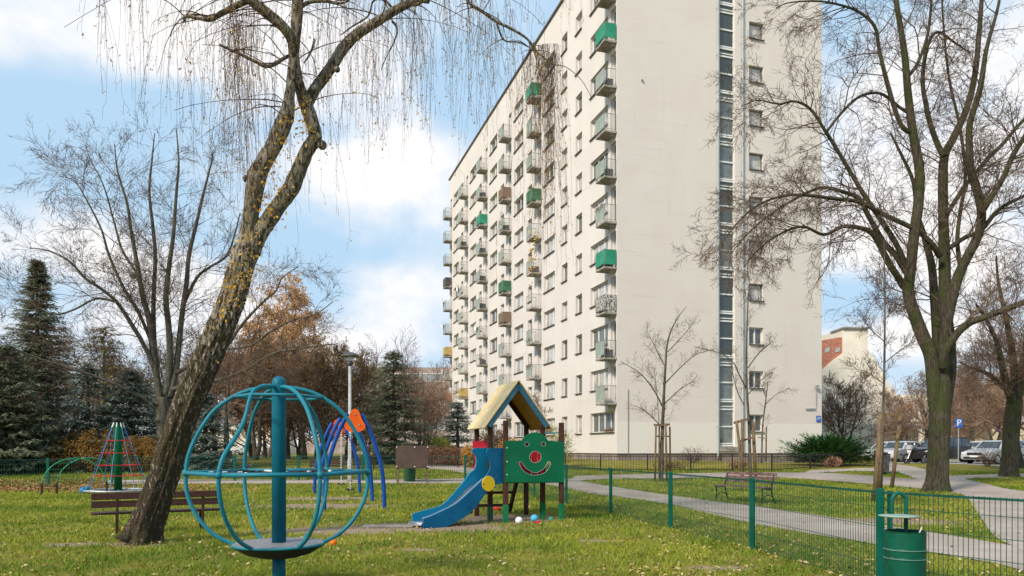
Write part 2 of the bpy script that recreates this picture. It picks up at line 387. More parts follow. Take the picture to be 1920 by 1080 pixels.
def wall_mat(name, a, b2, band=None):
    m, t, b = newmat(name); tc = t.node('ShaderNodeTexCoord'); v = tc.outputs['Object']
    col = t.mix(t.ramp(t.noise(v, .35, 6, .6), .3, .7), a, b2)
    mp = t.node('ShaderNodeMapping'); mp.inputs['Scale'].default_value = (1.3, 1.3, .12); t.link(v, mp.inputs[0])
    st = t.ramp(t.noise(mp.outputs[0], 1.6, 6, .7), .56, .8)
    col = t.mix(t.math('MULTIPLY', st, .45), col, (.48, .43, .38))
    mp2 = t.node('ShaderNodeMapping'); mp2.inputs['Scale'].default_value = (.2, .2, 2.2); t.link(v, mp2.inputs[0])
    col = t.mix(t.math('MULTIPLY', t.ramp(t.noise(mp2.outputs[0], 1.2, 4, .6), .55, .75), .45), col, tuple(q * .86 for q in a))
    if band:
        sp = t.node('ShaderNodeSeparateXYZ'); t.link(v, sp.inputs[0])
        col = t.mix(t.ramp(sp.outputs[2], band[0] - .03, band[0] + .03, 1, 0), col, band[1])
    g = t.noise(v, 9, 6, .7); col = t.mix(t.math('MULTIPLY', g, .12), col, (.45, .42, .38))
    t.link(col, b.inputs['Base Color']); b.inputs['Roughness'].default_value = .92; b.inputs['Specular IOR Level'].default_value = .2
    bn = t.node('ShaderNodeBump'); bn.inputs['Strength'].default_value = .25; bn.inputs['Distance'].default_value = .01
    t.link(t.noise(v, 30, 4), bn.inputs['Height']); t.link(bn.outputs[0], b.inputs['Normal']); return m
M['facade'] = wall_mat('off white render', (.63, .585, .55), (.68, .64, .605))
M['gable'] = wall_mat('beige render', (.635, .575, .525), (.675, .62, .57), (3.2, (.715, .665, .615)))
def pane_mat(name, dk, lt, fr=.5):
    m, t, b = newmat(name); oi = t.node('ShaderNodeObjectInfo'); tc = t.node('ShaderNodeTexCoord')
    cur = t.ramp(oi.outputs['Random'], fr, fr + .02)
    mp = t.node('ShaderNodeMapping'); mp.inputs['Scale'].default_value = (14, 1, .6); t.link(tc.outputs['Object'], mp.inputs[0])
    fold = t.noise(mp.outputs[0], 2, 3); c = t.mix(fold, tuple(q * .6 for q in lt), lt)
    c = t.mix(cur, dk, c); c = t.mix(t.math('MULTIPLY', t.ramp(t.noise(tc.outputs['Object'], 1.2, 2), .4, .6), .5), c, dk)
    t.link(c, b.inputs['Base Color']); b.inputs['Roughness'].default_value = .07; b.inputs['Specular IOR Level'].default_value = .9; return m
M['pane'] = pane_mat('window glass with curtains', (.1, .105, .1), (.6, .58, .54), .4)
M['stairpane'] = pane_mat('stairwell glass', (.04, .05, .04), (.2, .215, .2), .5)

def ground_mat():
    m, t, b = newmat('lawn soil'); tc = t.node('ShaderNodeTexCoord'); v = tc.outputs['Object']
    n1 = t.noise(v, .45, 6, .6); n2 = t.noise(v, 3.5, 6, .65); n3 = t.noise(v, 22, 5, .7)
    col = t.mix(t.ramp(n1, .38, .62), (.12, .135, .016), (.25, .21, .04))
    col = t.mix(t.ramp(n2, .45, .68, 0, .75), col, (.26, .2, .06)); col = t.mix(t.ramp(n3, .5, .7, 0, .7), col, (.035, .04, .01))
    col = t.mix(t.ramp(t.noise(v, 60, 3), .6, .75, 0, .5), col, (.3, .25, .12))
    sp = t.node('ShaderNodeSeparateXYZ'); t.link(v, sp.inputs[0]); dirt = None
    for x, y, sx, sy in DIRT:
        dx = t.math('DIVIDE', t.math('SUBTRACT', sp.outputs[0], x), sx); dy = t.math('DIVIDE', t.math('SUBTRACT', sp.outputs[1], y), sy)
        q = t.math('EXPONENT', t.math('MULTIPLY', t.math('ADD', t.math('MULTIPLY', dx, dx), t.math('MULTIPLY', dy, dy)), -1))
        dirt = q if dirt is None else t.math('MAXIMUM', dirt, q)
    dm = t.ramp(t.math('ADD', dirt, t.math('ADD', t.math('MULTIPLY', t.math('SUBTRACT', n2, .5), 1.5), t.math('MULTIPLY', t.math('SUBTRACT', n3, .5), .9))), .16, .62)
    col = t.mix(dm, col, t.mix(n3, (.24, .17, .12), (.36, .27, .2)))
    t.link(col, b.inputs['Base Color']); b.inputs['Roughness'].default_value = .95; b.inputs['Specular IOR Level'].default_value = .1
    bn = t.node('ShaderNodeBump'); bn.inputs['Strength'].default_value = .7; bn.inputs['Distance'].default_value = .04
    t.link(t.noise(v, 25, 6, .7), bn.inputs['Height']); t.link(bn.outputs[0], b.inputs['Normal']); return m
DIRT = [(-1.7, 14.3, 1.9, .85), (-3.3, 13.7, 1.5, .6), (-.1, 16.1, 1.3, 1.1), (-4.9, 19.6, 1.9, .9), (-5.6, 22.6, 1.6, .8), (1.35, 12.2, .35, .16), (-6.9, 11.7, .5, .25), (-1.4, 11.1, .28, .12), (2.6, 9.4, .45, .16), (-5.9, 11.8, .5, .3), (8.0, 15.5, 1.2, .8)]
M['ground'] = ground_mat()
M['asphalt'] = mat('worn asphalt path', (.35, .29, .25), .95, (.42, .355, .31), 1.2, bump=.3, bscale=60, c3=(.3, .25, .215), scale3=.6, spec=.1)
M['parking'] = mat('parking paving', (.3, .28, .27), .9, (.36, .34, .33), 1.5, bump=.2)
M['kerb'] = mat('concrete edging', (.36, .34, .31), .9, (.45, .42, .39), 3)

# ------------------------------------------------------------------ ground, paths
def ground():
    xs = [-600, -300, -120, -70] + [x for x in range(-48, 62, 2)] + [70, 120, 300, 600]
    ys = [-60, -20, 0] + [4 + k for k in range(0, 70)] + [80, 100, 140, 220, 400, 900]
    b = MB()
    for y in ys:
        for x in xs: b.v.append((x, y, G(x, y)))
    n = len(xs)
    for j in range(len(ys) - 1):
        for i in range(n - 1): b.f.append((j * n + i, j * n + i + 1, (j + 1) * n + i + 1, (j + 1) * n + i))
    tag(b.build('ground', M['ground']), kind='structure')
ground()
PATHS = []
def path(name, pairs, m, lift):
    """pairs: ((px,py) edge a, (px,py) edge b) traced along the path, draped on the ground"""
    A = [gp(*a) for a, _ in pairs]; B = [gp(*c) for _, c in pairs]
    A = cat_rom([tuple(q) for q in A], 10); B = cat_rom([tuple(q) for q in B], 10)
    b = MB(); n = 6
    for a, c in zip(A, B):
        for k in range(n + 1):
            t = k / n; x = a[0] + (c[0] - a[0]) * t; y = a[1] + (c[1] - a[1]) * t
            b.v.append((x, y, G(x, y) + lift))
    for j in range(len(A) - 1):
        for k in range(n): b.f.append((j * (n + 1) + k, j * (n + 1) + k + 1, (j + 1) * (n + 1) + k + 1, (j + 1) * (n + 1) + k))
    tag(b.build(name, m, fix=True), kind='structure')
    PATHS.append(([(p[0], p[1]) for p in A], [(p[0], p[1]) for p in B]))
LIFT = .012
path('path', [((2300, 1110), (2300, 1280)), ((1920, 1028), (1920, 1072)), ((1640, 983), (1640, 1022)), ((1440, 953), (1440, 988)), ((1333, 940), (1333, 965)), ((1233, 926), (1233, 943)),
              ((1123, 908), (1123, 928)), ((1060, 897), (1060, 916)), ((985, 885), (985, 902)), ((900, 874), (900, 892)), ((850, 867), (830, 881)), ((800, 862.5), (760, 874))], M['asphalt'], LIFT)
path('path', [((2300, 960), (2300, 1300)), ((1920, 922), (1925, 1040)), ((1850, 908), (1862, 1005)), ((1800, 896), (1835, 965)), ((1760, 887), (1800, 925)), ((1720, 877), (1735, 905)), ((1690, 872), (1685, 886)), ((1663, 869), (1650, 877))], M['asphalt'], LIFT + .004)
path('path', [((1850, 916), (1850, 934)), ((1760, 903), (1730, 918)), ((1660, 895), (1640, 909)), ((1560, 888), (1540, 901)), ((1450, 886.5), (1430, 895)), ((1300, 888), (1290, 897)), ((1180, 890), (1150, 899)), ((1080, 893), (1060, 903))], M['asphalt'], LIFT + .008)
path('path', [((1690, 877), (1700, 886)), ((1620, 878), (1600, 884)), ((1520, 882), (1500, 889))], M['asphalt'], LIFT + .006)
path('path', [((2000, 884), (2000, 891)), ((1920, 888), (1920, 895)), ((1850, 890), (1840, 897)), ((1770, 893), (1760, 901))], M['asphalt'], LIFT + .006)
path('path', [((200, 901), (200, 909)), ((400, 900), (400, 908)), ((650, 900), (650, 907)), ((860, 898), (870, 907)), ((960, 890), (985, 899))], M['asphalt'], LIFT + .010)
path('parking_lot', [((1640, 861), (1640, 868)), ((1780, 862), (1780, 870)), ((1920, 858), (1920, 876)), ((2050, 856), (2100, 880))], M['parking'], LIFT)
def in_path(x, y):
    for A, B in PATHS:
        for i in range(len(A) - 1):
            q = (A[i], A[i + 1], B[i + 1], B[i])
            if not (min(p[1] for p in q) <= y <= max(p[1] for p in q) and min(p[0] for p in q) <= x <= max(p[0] for p in q)): continue
            c = False
            for k in range(4):
                x1, y1 = q[k]; x2, y2 = q[k - 1]
                if (y1 > y) != (y2 > y) and x < (x2 - x1) * (y - y1) / (y2 - y1) + x1: c = not c
            if c: return True
    return False

# grass blades and leaf litter
nr = np.random.default_rng(4)
def raw_mesh(name, V, F_, m, **kw):
    me = bpy.data.meshes.new(name); nv = len(V); nf = len(F_); k = F_.shape[1]
    me.vertices.add(nv); me.vertices.foreach_set('co', V.astype(np.float32).ravel())
    me.loops.add(nf * k); me.loops.foreach_set('vertex_index', F_.astype(np.int32).ravel())
    me.polygons.add(nf); me.polygons.foreach_set('loop_start', np.arange(0, nf * k, k, dtype=np.int32)); me.polygons.foreach_set('loop_total', np.full(nf, k, dtype=np.int32))
    me.materials.append(m); me.update(); me.validate(); o = link(name, me); return o
def frustum_pts(n, d0, d1, pw=1.0, margin=1.04, x0=None, x1=None):
    u = nr.random(n); d = (d0 ** pw + (d1 ** pw - d0 ** pw) * u) ** (1 / pw)
    lo, hi = ((x0 - CX) / F, (x1 - CX) / F) if x0 is not None else (-CX / F * margin, CX / F * margin)
    x = d * (lo + (hi - lo) * nr.random(n)); return x, d
def dirtness(x, y):
    q = np.zeros_like(x)
    for a, b_, sx, sy in DIRT: q = np.maximum(q, np.exp(-(((x - a) / sx) ** 2 + ((y - b_) / sy) ** 2)))
    return q
def keep_mask(x, y):
    return np.array([not in_path(a + j, b_ + j2) for a, b_, j, j2 in zip(x, y, nr.normal(0, .05, len(x)), nr.normal(0, .07, len(x)))])
def clump(x, y):
    return (np.sin(x * 1.7 + 1.3 * np.sin(y * 1.1)) + np.sin(y * 2.3 + 1.7 * np.sin(x * .9)) + np.sin(x * 5.1 - y * 4.3)) / 3
def grass():
    x, y = frustum_pts(210000, 7.5, 38, .75)
    k = dirtness(x, y) + nr.random(len(x)) * .7 < .72; x, y = x[k], y[k]
    k = clump(x, y) * .6 + clump(x * 4.3 + 2, y * 3.1) * .7 + nr.random(len(x)) * 1.5 > .25; x, y = x[k], y[k]
    k = keep_mask(x, y); x, y = x[k], y[k]; n = len(x)
    z = np.array([G(a, b_) for a, b_ in zip(x, y)])
    h = (.03 + .04 * nr.random(n)) * (1 + .35 * clump(x * .5, y * .5)) * (1 + y / 60); w = (.0045 + .006 * nr.random(n)) * (y / 9) ** .8
    a = nr.random(n) * 6.283; lean = h * (.3 + .9 * nr.random(n)); la = nr.random(n) * 6.283
    base = np.stack([x, y, z], 1); s = np.stack([np.cos(a) * w, np.sin(a) * w, np.zeros(n)], 1)
    tip = base + np.stack([np.cos(la) * lean, np.sin(la) * lean, h], 1)
    V = np.stack([base - s, base + s, tip], 1).reshape(-1, 3); F_ = np.arange(3 * n).reshape(-1, 3)
    tag(raw_mesh('grass', V, F_, M['grass']), 'short green grass of the playground lawn', 'grass', kind='stuff')
grass()
def leaves_on_ground(name, n, x, y, m, label, size=(.02, .045), pathok=False):
    if not pathok: k = keep_mask(x, y); x, y = x[k], y[k]
    n = len(x); z = np.array([G(a, b_) for a, b_ in zip(x, y)]) + .02 + .02 * nr.random(n)
    s = size[0] + (size[1] - size[0]) * nr.random(n) ** 2; a = nr.random(n) * 6.283
    ex = np.stack([np.cos(a), np.sin(a), (nr.random(n) - .5) * 1.0], 1) * s[:, None]; ey = np.stack([-np.sin(a), np.cos(a), (nr.random(n) - .5) * 1.0], 1) * (s * .65)[:, None]
    c = np.stack([x, y, z], 1); up = np.array([0, 0, 1.]) * (s * .3)[:, None]
    V = np.stack([c - ex, c - ey * .9 + up, c + ex, c + ey * .9 + up], 1).reshape(-1, 3); F_ = np.arange(4 * n).reshape(-1, 4)
    tag(raw_mesh(name, V, F_, m), label, 'fallen leaves', kind='stuff')
x, y = frustum_pts(11000, 7.5, 42, .9); k = (clump(x * .8 + 3, y * .8) + nr.random(len(x)) * 1.7 > .5); leaves_on_ground('fallen_leaves', 0, x[k], y[k], M['litter'], 'pale yellow leaves scattered thinly over the lawn')
x, y = frustum_pts(9000, 25.5, 31.5, 1, 1, -60, 500); k = nr.random(len(x)) < np.clip((420 - (CX + x / y * F)) / 300 + .25, .1, 1) * np.clip((y - 25.2) / 1.2, 0, 1); leaves_on_ground('fallen_leaves', 0, x[k], y[k], M['litter_r'], 'rusty red leaves lying thick along the back fence at left', (.03, .075))
x, y = frustum_pts(420, 8.0, 12, 1, 1, 1180, 1720); leaves_on_ground('fallen_leaves', 0, x, y, M['litter'], 'dry leaves caught under the right-hand mesh fence', (.02, .05))
x, y = frustum_pts(500, 11, 30, 1, 1, 1150, 1940); leaves_on_ground('fallen_leaves', 0, x, y, M['litter'], 'a few pale leaves blown onto the grey path', (.02, .045), True)
x, y = frustum_pts(900, 15, 27, 1, 1, 1650, 1850); leaves_on_ground('fallen_leaves', 0, x, y, M['litter_r'], 'brown leaves in front of the big mossy tree', (.02, .05))

# ------------------------------------------------------------------ apartment block
S_ = 2.8; COR = (6.50, 46.2); ANG = R(107.3); BL = 47.6; BT = 15.24; ZR = 34.5; FL0 = 1.57; ZB = .75
bld = thing('apartment_block', 'tall pale eleven-storey apartment block with small balconies and a narrow stairwell window strip', 'building', (COR[0], COR[1], 0), rz=ANG)
def bbuild(mb, name, m, parent=None, smooth=False, fix=False, label=None):
    return link(name, mb.mesh(name, m, smooth, (0, 0, 0), fix), parent or bld, label=label)
def holes_wall(u0, u1, z0, z1, holes, fn, depth):
    """fn(u, z, out) -> local xyz; out<0 goes into the wall"""
    us = sorted(set([u0, u1] + [h[0] for h in holes] + [h[1] for h in holes])); zs = sorted(set([z0, z1] + [h[2] for h in holes] + [h[3] for h in holes]))
    b = MB()
    for i in range(len(us) - 1):
        um = (us[i] + us[i + 1]) / 2; col = [h for h in holes if h[0] < um < h[1]]
        z = z0
        for h in sorted(col, key=lambda q: q[2]) + [None]:
            top = h[2] if h else z1
            if top > z: b.quad(fn(us[i], z, 0), fn(us[i + 1], z, 0), fn(us[i + 1], top, 0), fn(us[i], top, 0))
            if h: z = h[3]
    for a, c, e, f in holes:
        b.quad(fn(a, e, 0), fn(c, e, 0), fn(c, e, -depth), fn(a, e, -depth)); b.quad(fn(a, f, 0), fn(c, f, 0), fn(c, f, -depth), fn(a, f, -depth))
        b.quad(fn(a, e, 0), fn(a, f, 0), fn(a, f, -depth), fn(a, e, -depth)); b.quad(fn(c, e, 0), fn(c, f, 0), fn(c, f, -depth), fn(c, e, -depth))
    return b
DEP = .26
WIN = []      # (face, u0, u1, z0, z1, sashes)
def facade_fn(u, z, o): return (u, o, z)
def gable_fn(t, z, o): return (-o, -t, z)
smalls = [(5.6, 6.75), (8.35, 9.5)]; BAL = [0.02, 13.9, 21.95, 30.0, 38.1, 46.15]
for n in range(11):
    f = FL0 + S_ * n
    if n == 0:
        WIN.append(('f', .35, 4.15, f + 1.0, f + 2.3, 4, n))
        for bx in BAL[1:-1]: WIN.append(('f', bx + .1, bx + .95, f + 1.0, f + 2.3, 1, n))
    else:
        WIN.append(('f', 1.35, 4.15, f + 1.0, f + 2.3, 3, n)); WIN.append(('f', .13, .93, f + .12, f + 2.3, 1, n))
        for bx in BAL[1:]: WIN.append(('f', bx + .1, bx + .95, f + .12, f + 2.3, 1, n))
    for a, c in smalls: WIN.append(('f', a, c, f + 1.0, f + 2.3, 1, n))
    WIN.append(('f', 10.95, 13.4, f + 1.0, f + 2.3, 3, n))
    for bx in BAL[1:-1]:
        WIN.append(('f', bx + 2.4, bx + 3.5, f + 1.0, f + 2.3, 1, n)); WIN.append(('f', bx + 4.7, bx + 7.3, f + 1.0, f + 2.3, 2, n))
fh = [(w[1], w[2], w[3], w[4]) for w in WIN]
GW = []
for n in range(11):
    zb = 5.52 + 2.87 * (n - 1); GW.append(('g', 9.5, 10.6, zb, zb + 1.12, 1 if n > 2 else 2, n))
ST0 = 5.0
gh = [(w[1], w[2], w[3], w[4]) for w in GW] + [(7.28, 8.42, 1.65, 33.6)]
bbuild(holes_wall(0, BL, ZB + .48, ZR, fh, facade_fn, DEP), 'wall', M['facade'], label='long off-white balcony facade')
bbuild(holes_wall(0, BT, ZB + .48, ZR, gh, gable_fn, DEP), 'wall', M['gable'], label='beige windowless-looking gable wall with stairwell strip')
b = MB(); b.quad((BL, 0, ZB), (BL, -BT, ZB), (BL, -BT, ZR), (BL, 0, ZR)); b.quad((0, -BT, ZB), (BL, -BT, ZB), (BL, -BT, ZR), (0, -BT, ZR)); b.quad((0, 0, ZR - .02), (BL, 0, ZR - .02), (BL, -BT, ZR - .02), (0, -BT, ZR - .02))
bbuild(b, 'wall', M['facade'], label='back wall and roof slab')
b = MB(); b.box((BL / 2, .05, ZR + .06), (BL + .2, .16, .16)); b.box((-.05, -BT / 2, ZR + .06), (.16, BT + .2, .16)); bbuild(b, 'roof_edge', M['roofedge'])
b = MB(); b.quad((.08, -.08, -.3), (BL, -.08, -.3), (BL, -.08, ZB + .48), (.08, -.08, ZB + .48)); b.quad((.08, -.08, -.3), (.08, -BT, -.3), (.08, -BT, ZB + .48), (.08, -.08, ZB + .48))
b.quad((0, 0, ZB + .48), (BL, 0, ZB + .48), (BL, -.08, ZB + .48), (0, -.08, ZB + .48)); b.quad((0, 0, ZB + .481), (.08, 0, ZB + .481), (.08, -BT, ZB + .481), (0, -BT, ZB + .481))
bbuild(b, 'plinth', M['plinth'])
def win_meshes(w, h, k, fm):
    fr = MB(); pn = MB(); y = -DEP; t = .07
    fr.box((0, y + .03, t / 2), (w, .07, t)); fr.box((0, y + .03, h - t / 2), (w, .07, t))
    for sx in (-1, 1): fr.box((sx * (w / 2 - t / 2), y + .03, h / 2), (t, .07, h - 2 * t))
    for i in range(1, k): fr.box((-w / 2 + w * i / k, y + .03, h / 2), (.1, .07, h - 2 * t))
    if k == 2 and w < 2: pass
    pn.quad((-w / 2 + t, y + .02, t), (w / 2 - t, y + .02, t), (w / 2 - t, y + .02, h - t), (-w / 2 + t, y + .02, h - t))
    si = MB(); si.box((0, -DEP / 2 + .06, -.012), (w + .06, DEP + .12, .03))
    return fr, pn, si
cache = {}
def place_windows(lst, rz, posfn):
    rest = [MB(), MB(), MB()]; cnt = 0
    for w in lst:
        ww, h = round(w[2] - w[1], 2), round(w[4] - w[3], 2); key = (ww, h, w[5], w[0])
        if key not in cache:
            q = win_meshes(ww, h, w[5], None)
            cache[key] = (q, q[0].mesh('window', M['grey_frame'] if w[0] == 'g' and w[5] == 1 else M['white_frame']), q[1].mesh('pane', M['pane']), q[2].mesh('sill', M['sill'] if h < 2 else M['conc']))
        loc = posfn((w[1] + w[2]) / 2, w[3])
        if cnt < 94:
            o = link('window', cache[key][1], bld, loc, rz); link('pane', cache[key][2], o)
            if h < 2: link('sill', cache[key][3], o)
            cnt += 1
        else:
            for q, r_ in zip(cache[key][0], rest):
                r_.add([(v[0] + loc[0], v[1] + loc[1], v[2] + loc[2]) for v in q.v], q.f)
    return rest
place_windows(GW, R(90), lambda t, z: (0, -t, z))
def wkey(w): return w[1] * 1.0 + abs(w[6] - 4) * .5
WIN.sort(key=wkey)
NEARW, FARW = WIN[:82], WIN[82:]
place_windows(NEARW, 0, lambda u, z: (u, 0, z))
fr = MB(); pd = MB(); pl = MB(); si = MB(); rr = random.Random(3)
for w in FARW:
    q = win_meshes(w[2] - w[1], w[4] - w[3], w[5], None); loc = ((w[1] + w[2]) / 2, 0, w[3])
    for m_, tgt in ((q[0], fr), (q[1], pd if rr.random() < .55 else pl), (q[2], si)):
        if tgt is si and w[4] - w[3] > 2: continue
        tgt.add([(v[0] + loc[0], v[1] + loc[1], v[2] + loc[2]) for v in m_.v], m_.f)
fo = bbuild(fr, 'window', M['white_frame'], label='far rows of small white windows'); tag(fo, kind='stuff')
M['pane_d'] = mat('dark window glass', (.05, .055, .055), .07, (.12, .12, .115), .8, spec=.9); M['pane_l'] = mat('curtained window glass', (.42, .4, .37), .1, (.25, .245, .23), 1.5, spec=.9)
link('pane', pd.mesh('pane', M['pane_d']), fo); link('pane', pl.mesh('pane', M['pane_l']), fo); link('sill', si.mesh('sill', M['sill']), fo)
# stairwell strip: one tall window per storey
fr = MB(); pn = MB(); H = 2.87
def fb(z0, z1, y=-.14, d=.1): fr.box((0, y, (z0 + z1) / 2), (1.14, d, z1 - z0))
fb(0, .10); fb(.14, .22); fb(1.24, 1.33); fb(2.36, 2.46); fb(2.56, 2.62)
for sx in (-1, 1): fr.box((sx * .54, -.14, H / 2), (.06, .09, H))
pn.quad((-.52, -.17, .0), (.52, -.17, .0), (.52, -.17, H), (-.52, -.17, H))
wm, pm = fr.mesh('stair_window', M['white_frame']), pn.mesh('pane', M['stairpane'])
for n in range(11):
    zb = 1.78 + H * n - .1
    o = link('stair_window', wm, bld, (0, -7.85, zb), R(90)); link('pane', pm, o)
b = MB(); b.box((-.03, -7.85, 1.5), (.16, 1.5, .28)); bbuild(b, 'sill', M['conc'])
for t_ in (7.1, 8.95):
    b = MB(); b.tube([(-.1, -t_, ZR), (-.1, -t_, .95 if t_ < 8 else 1.3)], .06, 8)
    for k in range(10): b.box((-.05, -t_, 3 + 3 * k), (.12, .16, .05))
    bbuild(b, 'rainpipe', M['pipe'])
b = MB(); b.tube([(-.03, -.75, 1.0), (-.03, -.75, 5.2)], .02, 6); b.tube([(-.06, -1.7, 24.6), (-.06, -1.7, 24.5)], .06, 6); bbuild(b, 'cable', M['rail'])
# house number and wall bracket
b = MB()
def text_mesh(txt, size, m, name):
    cu = bpy.data.curves.new(name, 'FONT'); cu.body = txt; cu.size = size; cu.extrude = .004; cu.align_x = 'CENTER'; cu.align_y = 'CENTER'
    o = bpy.data.objects.new(name, cu); sc.collection.objects.link(o); bpy.context.view_layer.update()
    me = bpy.data.meshes.new_from_object(o.evaluated_get(bpy.context.evaluated_depsgraph_get())); bpy.data.objects.remove(o)
    me.materials.clear(); me.materials.append(m); return me
b.box((-.03, -14.95, 3.55), (.04, .34, .42)); npl = bbuild(b, 'number_plate', M['signblue'])
tm = text_mesh('27', .26, M['signwhite'], 'number'); to = link('number', tm, npl); to.location = (-.056, -14.95, 3.57); to.rotation_euler = (R(90), 0, R(-90))
b = MB(); b.beam((-.06, -13.9, 4.2), (-.06, -14.7, 4.22), .05, .08); b.tube([(-.05, -14.75, 4.3), (-.05, -14.75, 5.6)], .02, 5); b.box((-.12, -14.75, 5.7), (.2, .15, .25)); bbuild(b, 'wall_bracket', M['steel'])
# balconies
SPEC = {(0, 9): 'green', (0, 4): 'green', (0, 3): 'lace', (1, 10): 'green', (1, 3): 'plants', (1, 2): 'plants', (2, 8): 'brown', (2, 4): 'brown', (2, 5): 'dgreen', (3, 8): 'green', (4, 2): 'yellow', (5, 4): 'yellow', (5, 7): 'dark', (5, 2): 'rust', (1, 5): 'box', (3, 6): 'box', (1, 7): 'dgreen', (4, 8): 'box', (2, 7): 'box', (0, 5): 'plants', (2, 1): 'laundry', (2, 10): 'grey'}
PH = .85; BLn = 1.3
slab = MB(); slab.box((BLn / 2, PH / 2 + .01, -.06), (BLn, PH, .12)); slab.box((.25, .18, -.2), (.18, .36, .16)); slab_m = slab.mesh('balcony', M['conc'])
def rail_mesh(front_bars):
    r = MB(); H_ = 1.05
    for z in (.1, H_):
        r.tube([(.02, .03, z), (.02, PH - .02, z), (BLn - .02, PH - .02, z), (BLn - .02, .03, z)], .02 if z > .5 else .014, 5)
    for x_, y_ in ((.02, PH - .02), (BLn - .02, PH - .02)): r.tube([(x_, y_, 0), (x_, y_, H_)], .02, 5)
    for k in range(1, 8):
        for x_ in (.02, BLn - .02): r.tube([(x_, PH * k / 8, .1), (x_, PH * k / 8, H_)], .01, 4, False)
    if front_bars:
        for k in range(1, 11): r.tube([(BLn * k / 11, PH - .02, .1), (BLn * k / 11, PH - .02, H_)], .009, 4, False)
    return r.mesh('railing', M['rail'])
rail_a, rail_b = rail_mesh(False), rail_mesh(True)
def panel_mesh(m, sides, key):
    p = MB(); p.box((BLn / 2, PH + .015, .58), (BLn - .06, .02, .86))
    if sides:
        p.box((-.012, PH / 2 + .02, .58), (.02, PH - .08, .9)); p.box((BLn + .012, PH / 2, .58), (.02, PH - .08, .9))
    return p.mesh('panel', m)
pc = {k: panel_mesh(M['pan_' + k], k != 'grey', k) for k in ('grey', 'green', 'dgreen', 'brown', 'yellow', 'dark', 'rust', 'lace')}
def clutter_mesh(seed, kind):
    q = random.Random(seed); c = MB()
    if kind == 'plants':
        for _ in range(260):
            p = Vector((q.uniform(.05, BLn), PH + q.uniform(-.15, .12), q.gauss(.95 if seed % 2 else .25, .1))); a = q.random() * 6.3; s_ = .05
            c.tri(tuple(p), tuple(p + Vector((math.cos(a), math.sin(a), q.uniform(-1, 1))) * s_), tuple(p + Vector((q.uniform(-1, 1), math.cos(a), math.sin(a))) * s_))
        return c.mesh('plants', M['brownleaf'] if q.random() < .5 else M['spruce'])
    c.box((.4, .35, .25), (.45, .35, .5)); c.box((.9, .4, .35), (.3, .4, .6)); c.tube([(.2, .6, 0), (.25, .65, 1.2)], .02, 5)
    return c.mesh('stored_things', M['pan_dark'])
for ci, bx in enumerate(BAL):
    for n in range(1, 11):
        sp = SPEC.get((ci, n)); z = FL0 + S_ * n
        o = link('balcony', slab_m, bld, (bx, 0, z))
        link('railing', rail_b if sp in ('box',) else rail_a, o)
        if sp in pc: link('panel', pc[sp], o, label={'green': 'bright green sheet', 'brown': 'brown screen', 'yellow': 'ochre panel', 'lace': 'patterned screen'}.get(sp))
        elif (ci * 7 + n * 5) % 9 != 0: link('panel', pc['grey'], o)
        if sp == 'plants': link('plants', clutter_mesh(ci * 11 + n, 'plants'), o)
        if sp == 'box' or (ci * 5 + n * 3) % 6 == 0: link('stored_things', clutter_mesh(ci * 13 + n, 'box'), o)
        if (ci, n) in ((4, 6), (5, 6), (5, 5), (5, 3), (3, 4)):
            c = MB(); c.lathe([(.001, 0), (.2, .03), (.38, .11)], (0, 0, 0), 16, False); c.v = [(.9 + v[0], PH + .12 + v[2], 1.05 + v[1]) for v in c.v]; c.tube([(.9, PH, .5), (.9, PH + .08, 1.05)], .02, 5); link('satellite_dish', c.mesh('satellite_dish', M['white_frame']), o)
        if sp == 'laundry':
            c = MB(); c.box((.9, PH + .1, 1.1), (.35, .05, .5)); link('laundry', c.mesh('laundry', M['trim']), o)
c = MB()
for _ in range(300):
    p = Vector((rr.uniform(.4, 1.6), rr.uniform(.0, .2), FL0 + 1.02 + abs(rr.gauss(0, .12)))); a = rr.random() * 6.3
    c.tri(tuple(p), tuple(p + Vector((math.cos(a), .3, math.sin(a))) * .07), tuple(p + Vector((math.sin(a), .2, math.cos(a))) * .07))
bbuild(c, 'window_plants', M['brownleaf'])

